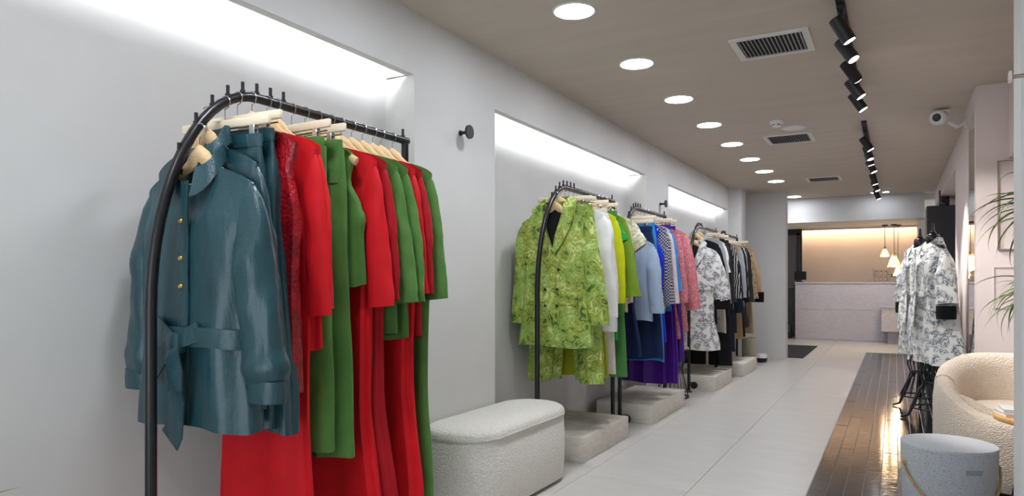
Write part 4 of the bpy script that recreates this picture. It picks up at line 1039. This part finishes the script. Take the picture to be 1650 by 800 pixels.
# ------------------------------------------------------------------ wire stool between the racks
t = thing('wire_stand', 'black wire hourglass stand between the racks beside the purple skirts', 'stand', (-1.86, 6.44, 0))
for k in range(22):
    a = 2 * PI * k / 22; ca, sa = math.cos(a), math.sin(a)
    G().tube([(.15 * ca, .15 * sa, .46), (.10 * ca, .10 * sa, .30), (.095 * ca, .095 * sa, .26), (.12 * ca, .12 * sa, .14), (.15 * ca, .15 * sa, .01)], .003, 6).build('wire', M['black'], t)
for r_, z_, th in ((.15, .46, .006), (.097, .28, .005), (.15, .008, .007)):
    G().tube([(r_ * math.cos(2 * PI * i / 30), r_ * math.sin(2 * PI * i / 30), z_) for i in range(31)], th, 8).build('ring', M['black'], t)
G().lathe([(.155, .464), (.158, .470), (.155, .478), (0, .48)], 32).build('seat_disc', M['brass'], t)

# ------------------------------------------------------------------ pots at the end of the wall
t = thing('planter', 'tall pale greenish stone planter behind the farthest plinth', 'planter', (-1.68, 9.33, 0))
G().lathe([(.08, 0), (.086, .01), (.088, .36), (.084, .37), (.078, .37), (.074, .33), (0, .33)], 32).build('pot', simple('planter_sage_stone', '#a8a692', .8, bscale=40, bstr=.3), t)
t = thing('bowl', 'small bowl with white top and black base at the partition', 'bowl', (-1.60, 9.85, 0))
G().lathe([(.05, .002), (.064, .01), (.073, .05), (.074, .062)], 28, close=False).lathe([(0, .002), (.05, .002)], 28, close=False).build('base', M['pot_dark'], t)
G().lathe([(.074, .062), (.072, .095), (.062, .115), (.056, .113), (.05, .09), (0, .085)], 28, close=False).build('rim', M['plastic_white'], t)

# ------------------------------------------------------------------ end of the shop
o = G().bbox(-1.98, -1.16, 10.62, 12.7, .001, .012, .004, 1).build('doormat', M['mat_dark'], smooth=False); tag(o, 'dark charcoal floor mat behind the left partition', 'mat')
t = thing('door_1', 'slate grey door at the end of the passage', 'door', (-1.98, 14.9, 0)); t['kind'] = 'structure'; del t['category']
G().box(-.47, .28, 0, .05, .01, 2.05).build('door_leaf', M['door_grey'], t, False)
G().box(-.47, -.42, -.02, .07, 0, 2.1).box(.23, .285, -.02, .07, 0, 2.1).box(-.47, .285, -.02, .07, 2.05, 2.12).build('door_frame', M['dark_panel'], t, False)
G().tube([(.17, -.04, 1.0), (.07, -.04, 1.0)], .009, 8).tube([(.17, 0, 1.0), (.17, -.045, 1.0)], .008, 8).build('door_handle', M['chrome'], t)
struct(G().box(-2.45, -1.66, 14.97, 15.05, 0, 2.30).build('wall_passage_end', M['dark_panel'], smooth=False))
# counter
t = thing('reception_counter', 'long pale striated stone reception counter under the pendant lamps', 'counter', (0, 14.25, 0))
for xa, xb in ((-1.70, .39),):
    G().bbox(xa, xb, .02, .06, .004, .575, .002, 1).build('front_panel', M['counter'], t, False)
    G().bbox(xa, xb, .02, .06, .578, 1.072, .002, 1).build('front_panel', M['counter'], t, False)
G().box(-1.69, .38, .06, .62, .0, 1.07).build('carcass', M['counter'], t, False)
G().bbox(-1.71, .395, 0, .65, 1.073, 1.10, .003, 1).build('counter_top', M['counter'], t, False)
t = thing('lower_counter', 'low stone display box projecting before the reception counter', 'counter', (0, 13.78, 0))
G().bbox(-.22, .38, 0, .46, .22, .64, .004, 1).build('box', M['counter'], t, False)
G().bbox(-.235, .385, -.015, .465, .642, .668, .003, 1).build('top', M['counter'], t, False)
G().box(-.12, .36, .20, .44, 0, .22).build('foot', M['counter'], t, False)
# things on the counter
t = thing('monitor', 'black monitor seen from behind at the left end of the counter', 'monitor', (-1.62, 14.55, 1.10))
G().bbox(-.13, .09, -.012, .012, .045, .21, .004, 1).build('screen', M['speaker'], t, False)
G().tube([(-.02, .02, .006), (-.02, .02, .10)], .012, 8).build('stand', M['speaker'], t); G().bbox(-.09, .05, -.03, .07, 0, .008, .003, 1).build('base', M['speaker'], t, False)
t = thing('jar_rack', 'small metal rack of glass jars on the counter', 'rack', (-.235, 14.5, 1.10))
for x in (-.13, .13):
    for y in (-.06, .06): G().tube([(x, y, 0), (x, y, .26)], .005, 6).build('post', M['brass'], t)
for z in (.012, .12, .215): G().bbox(-.135, .135, -.065, .065, z, z + .008, .002, 1).build('shelf', M['brass'], t, False)
for z in (.0205, .1285):
    for i in range(3):
        j = thing('jar', 'small clear jar on the %s shelf of the counter rack, %s' % ('lower' if z < .1 else 'middle', ('left', 'centre', 'right')[i]), 'jar', (-.235 - .08 + .08 * i, 14.5, 1.10 + z), 0, 'jars on the counter rack')
        G().lathe([(.026, 0), (.03, .005), (.03, .055), (.022, .062)], 20).build('glass', M['jar'], j); G().lathe([(.024, .0625), (.024, .076)], 20).build('lid', M['brass'], j)
t = thing('tray_stand', 'dark pedestal tray on the counter beneath the pendants', 'tray', (.04, 14.5, 1.10))
G().lathe([(.05, 0), (.05, .01), (.012, .018), (.010, .085), (.03, .092)], 24).build('pedestal', M['speaker'], t)
G().bbox(-.135, .135, -.08, .08, .093, .103, .003, 1).build('tray', M['speaker'], t, False)
for i, x in enumerate((-.09, 0, .085)):
    c_ = thing('cup', 'dark little cup on the pedestal tray, %s' % ('left', 'middle', 'right')[i], 'cup', (.04 + x, 14.5, 1.2035), 0, 'cups on the tray')
    G().lathe([(.018, 0), (.024, .03), (.024, .04), (.020, .04), (.017, .006), (0, .005)], 18).build('bowl', M['speaker'], c_)
# pendants
for (x, y, zb, s_, lab) in ((-.150, 12.5, 1.51, .8, 'clear glass cone pendant lamp, left and highest of three'), (-.02, 12.45, 1.34, 1.12, 'clear glass cone pendant lamp, largest, in the middle'), (.035, 12.6, 1.20, .85, 'clear glass cone pendant lamp, right and lowest of three')):
    t = thing('pendant_lamp', lab, 'pendant lamp', (x, y, zb), 0, 'glass pendant lamps')
    top_ = 2.02 - zb
    G().lathe([(.045, top_), (.045, top_ - .018), (.01, top_ - .022)], 20).build('canopy', M['black_matte'], t)
    G().tube([(0, 0, top_ - .02), (0, 0, .19 * s_)], .004, 6).build('cord', M['black_matte'], t)
    G().lathe([(.012, .20 * s_), (.018, .19 * s_), (.020, .15 * s_), (.016, .145 * s_)], 16).build('lamp_holder', M['brass'], t)
    G().lathe([(.022 * s_, .185 * s_), (.05 * s_, .11 * s_), (.092 * s_, .0), (.088 * s_, .0), (.047 * s_, .108 * s_), (.020 * s_, .18 * s_)], 24, close=False).build('glass_shade', M['glass'], t)
    G().lathe([(0, .145 * s_), (.014, .13 * s_), (.03 * s_, .07 * s_), (.022 * s_, .035 * s_), (0, .025 * s_)], 18, close=False).build('bulb', M['bulb'], t)
    ld = bpy.data.lights.new('pendant_light', 'POINT'); ld.energy = P_PEND; ld.color = (1, .78, .5); ld.shadow_soft_size = .05
    lo = bpy.data.objects.new('pendant_light', ld); C.objects.link(lo); lo.parent = t; lo.location = (0, 0, -.02)
# dark cabinet and speaker on it
t = thing('tall_cabinet', 'tall charcoal cabinet on the right behind the mannequins', 'cabinet', (.34, 9.95, 0))
G().bbox(0, .43, .02, .55, .05, 2.05, .003, 1).build('body', M['dark_panel'], t, False)
G().bbox(.003, .427, 0, .018, .055, 2.045, .002, 1).build('door', M['dark_panel'], t, False)
G().box(.02, .41, .04, .5, 0, .05).build('plinth', M['black_matte'], t, False)
t = thing('loudspeaker', 'small black loudspeaker standing on the tall charcoal cabinet', 'loudspeaker', (.53, 10.1, 2.051))
G().bbox(-.055, .055, -.05, .08, 0, .20, .006, 2).build('cabinet', M['speaker'], t)
G().lathe([(.036, 0), (.034, .004), (.02, .001), (0, .004)], 20).build('woofer', M['black_matte'], t, True, (-.0, -.0505, .07), (PI / 2, 0, 0))
G().lathe([(.018, 0), (.016, .004), (0, .004)], 16).build('tweeter', M['chrome'], t, True, (0, -.0505, .15), (PI / 2, 0, 0))
# dark bag in the passage
t = thing('dark_bag', 'dark slumped bag on the floor of the passage by the counter', 'bag', (-1.88, 14.3, 0))
rows = []
for z, a, b_ in ((.0, .11, .08), (.03, .13, .10), (.12, .125, .09), (.22, .10, .06), (.27, .085, .03)):
    rows.append([(a * math.cos(2 * PI * j / 20) * (1 + .06 * math.sin(3 * j)), b_ * math.sin(2 * PI * j / 20), z + .001) for j in range(20)])
G().loops(rows, cap0=True, cap1=True).build('body', M['bag'] if 'bag' in M else K['bleather'], t)
G().tube([(-.06 + .12 * i / 10, 0, .26 + .13 * math.sin(PI * i / 10)) for i in range(11)], .007, 8).build('handle', K['bleather'], t)
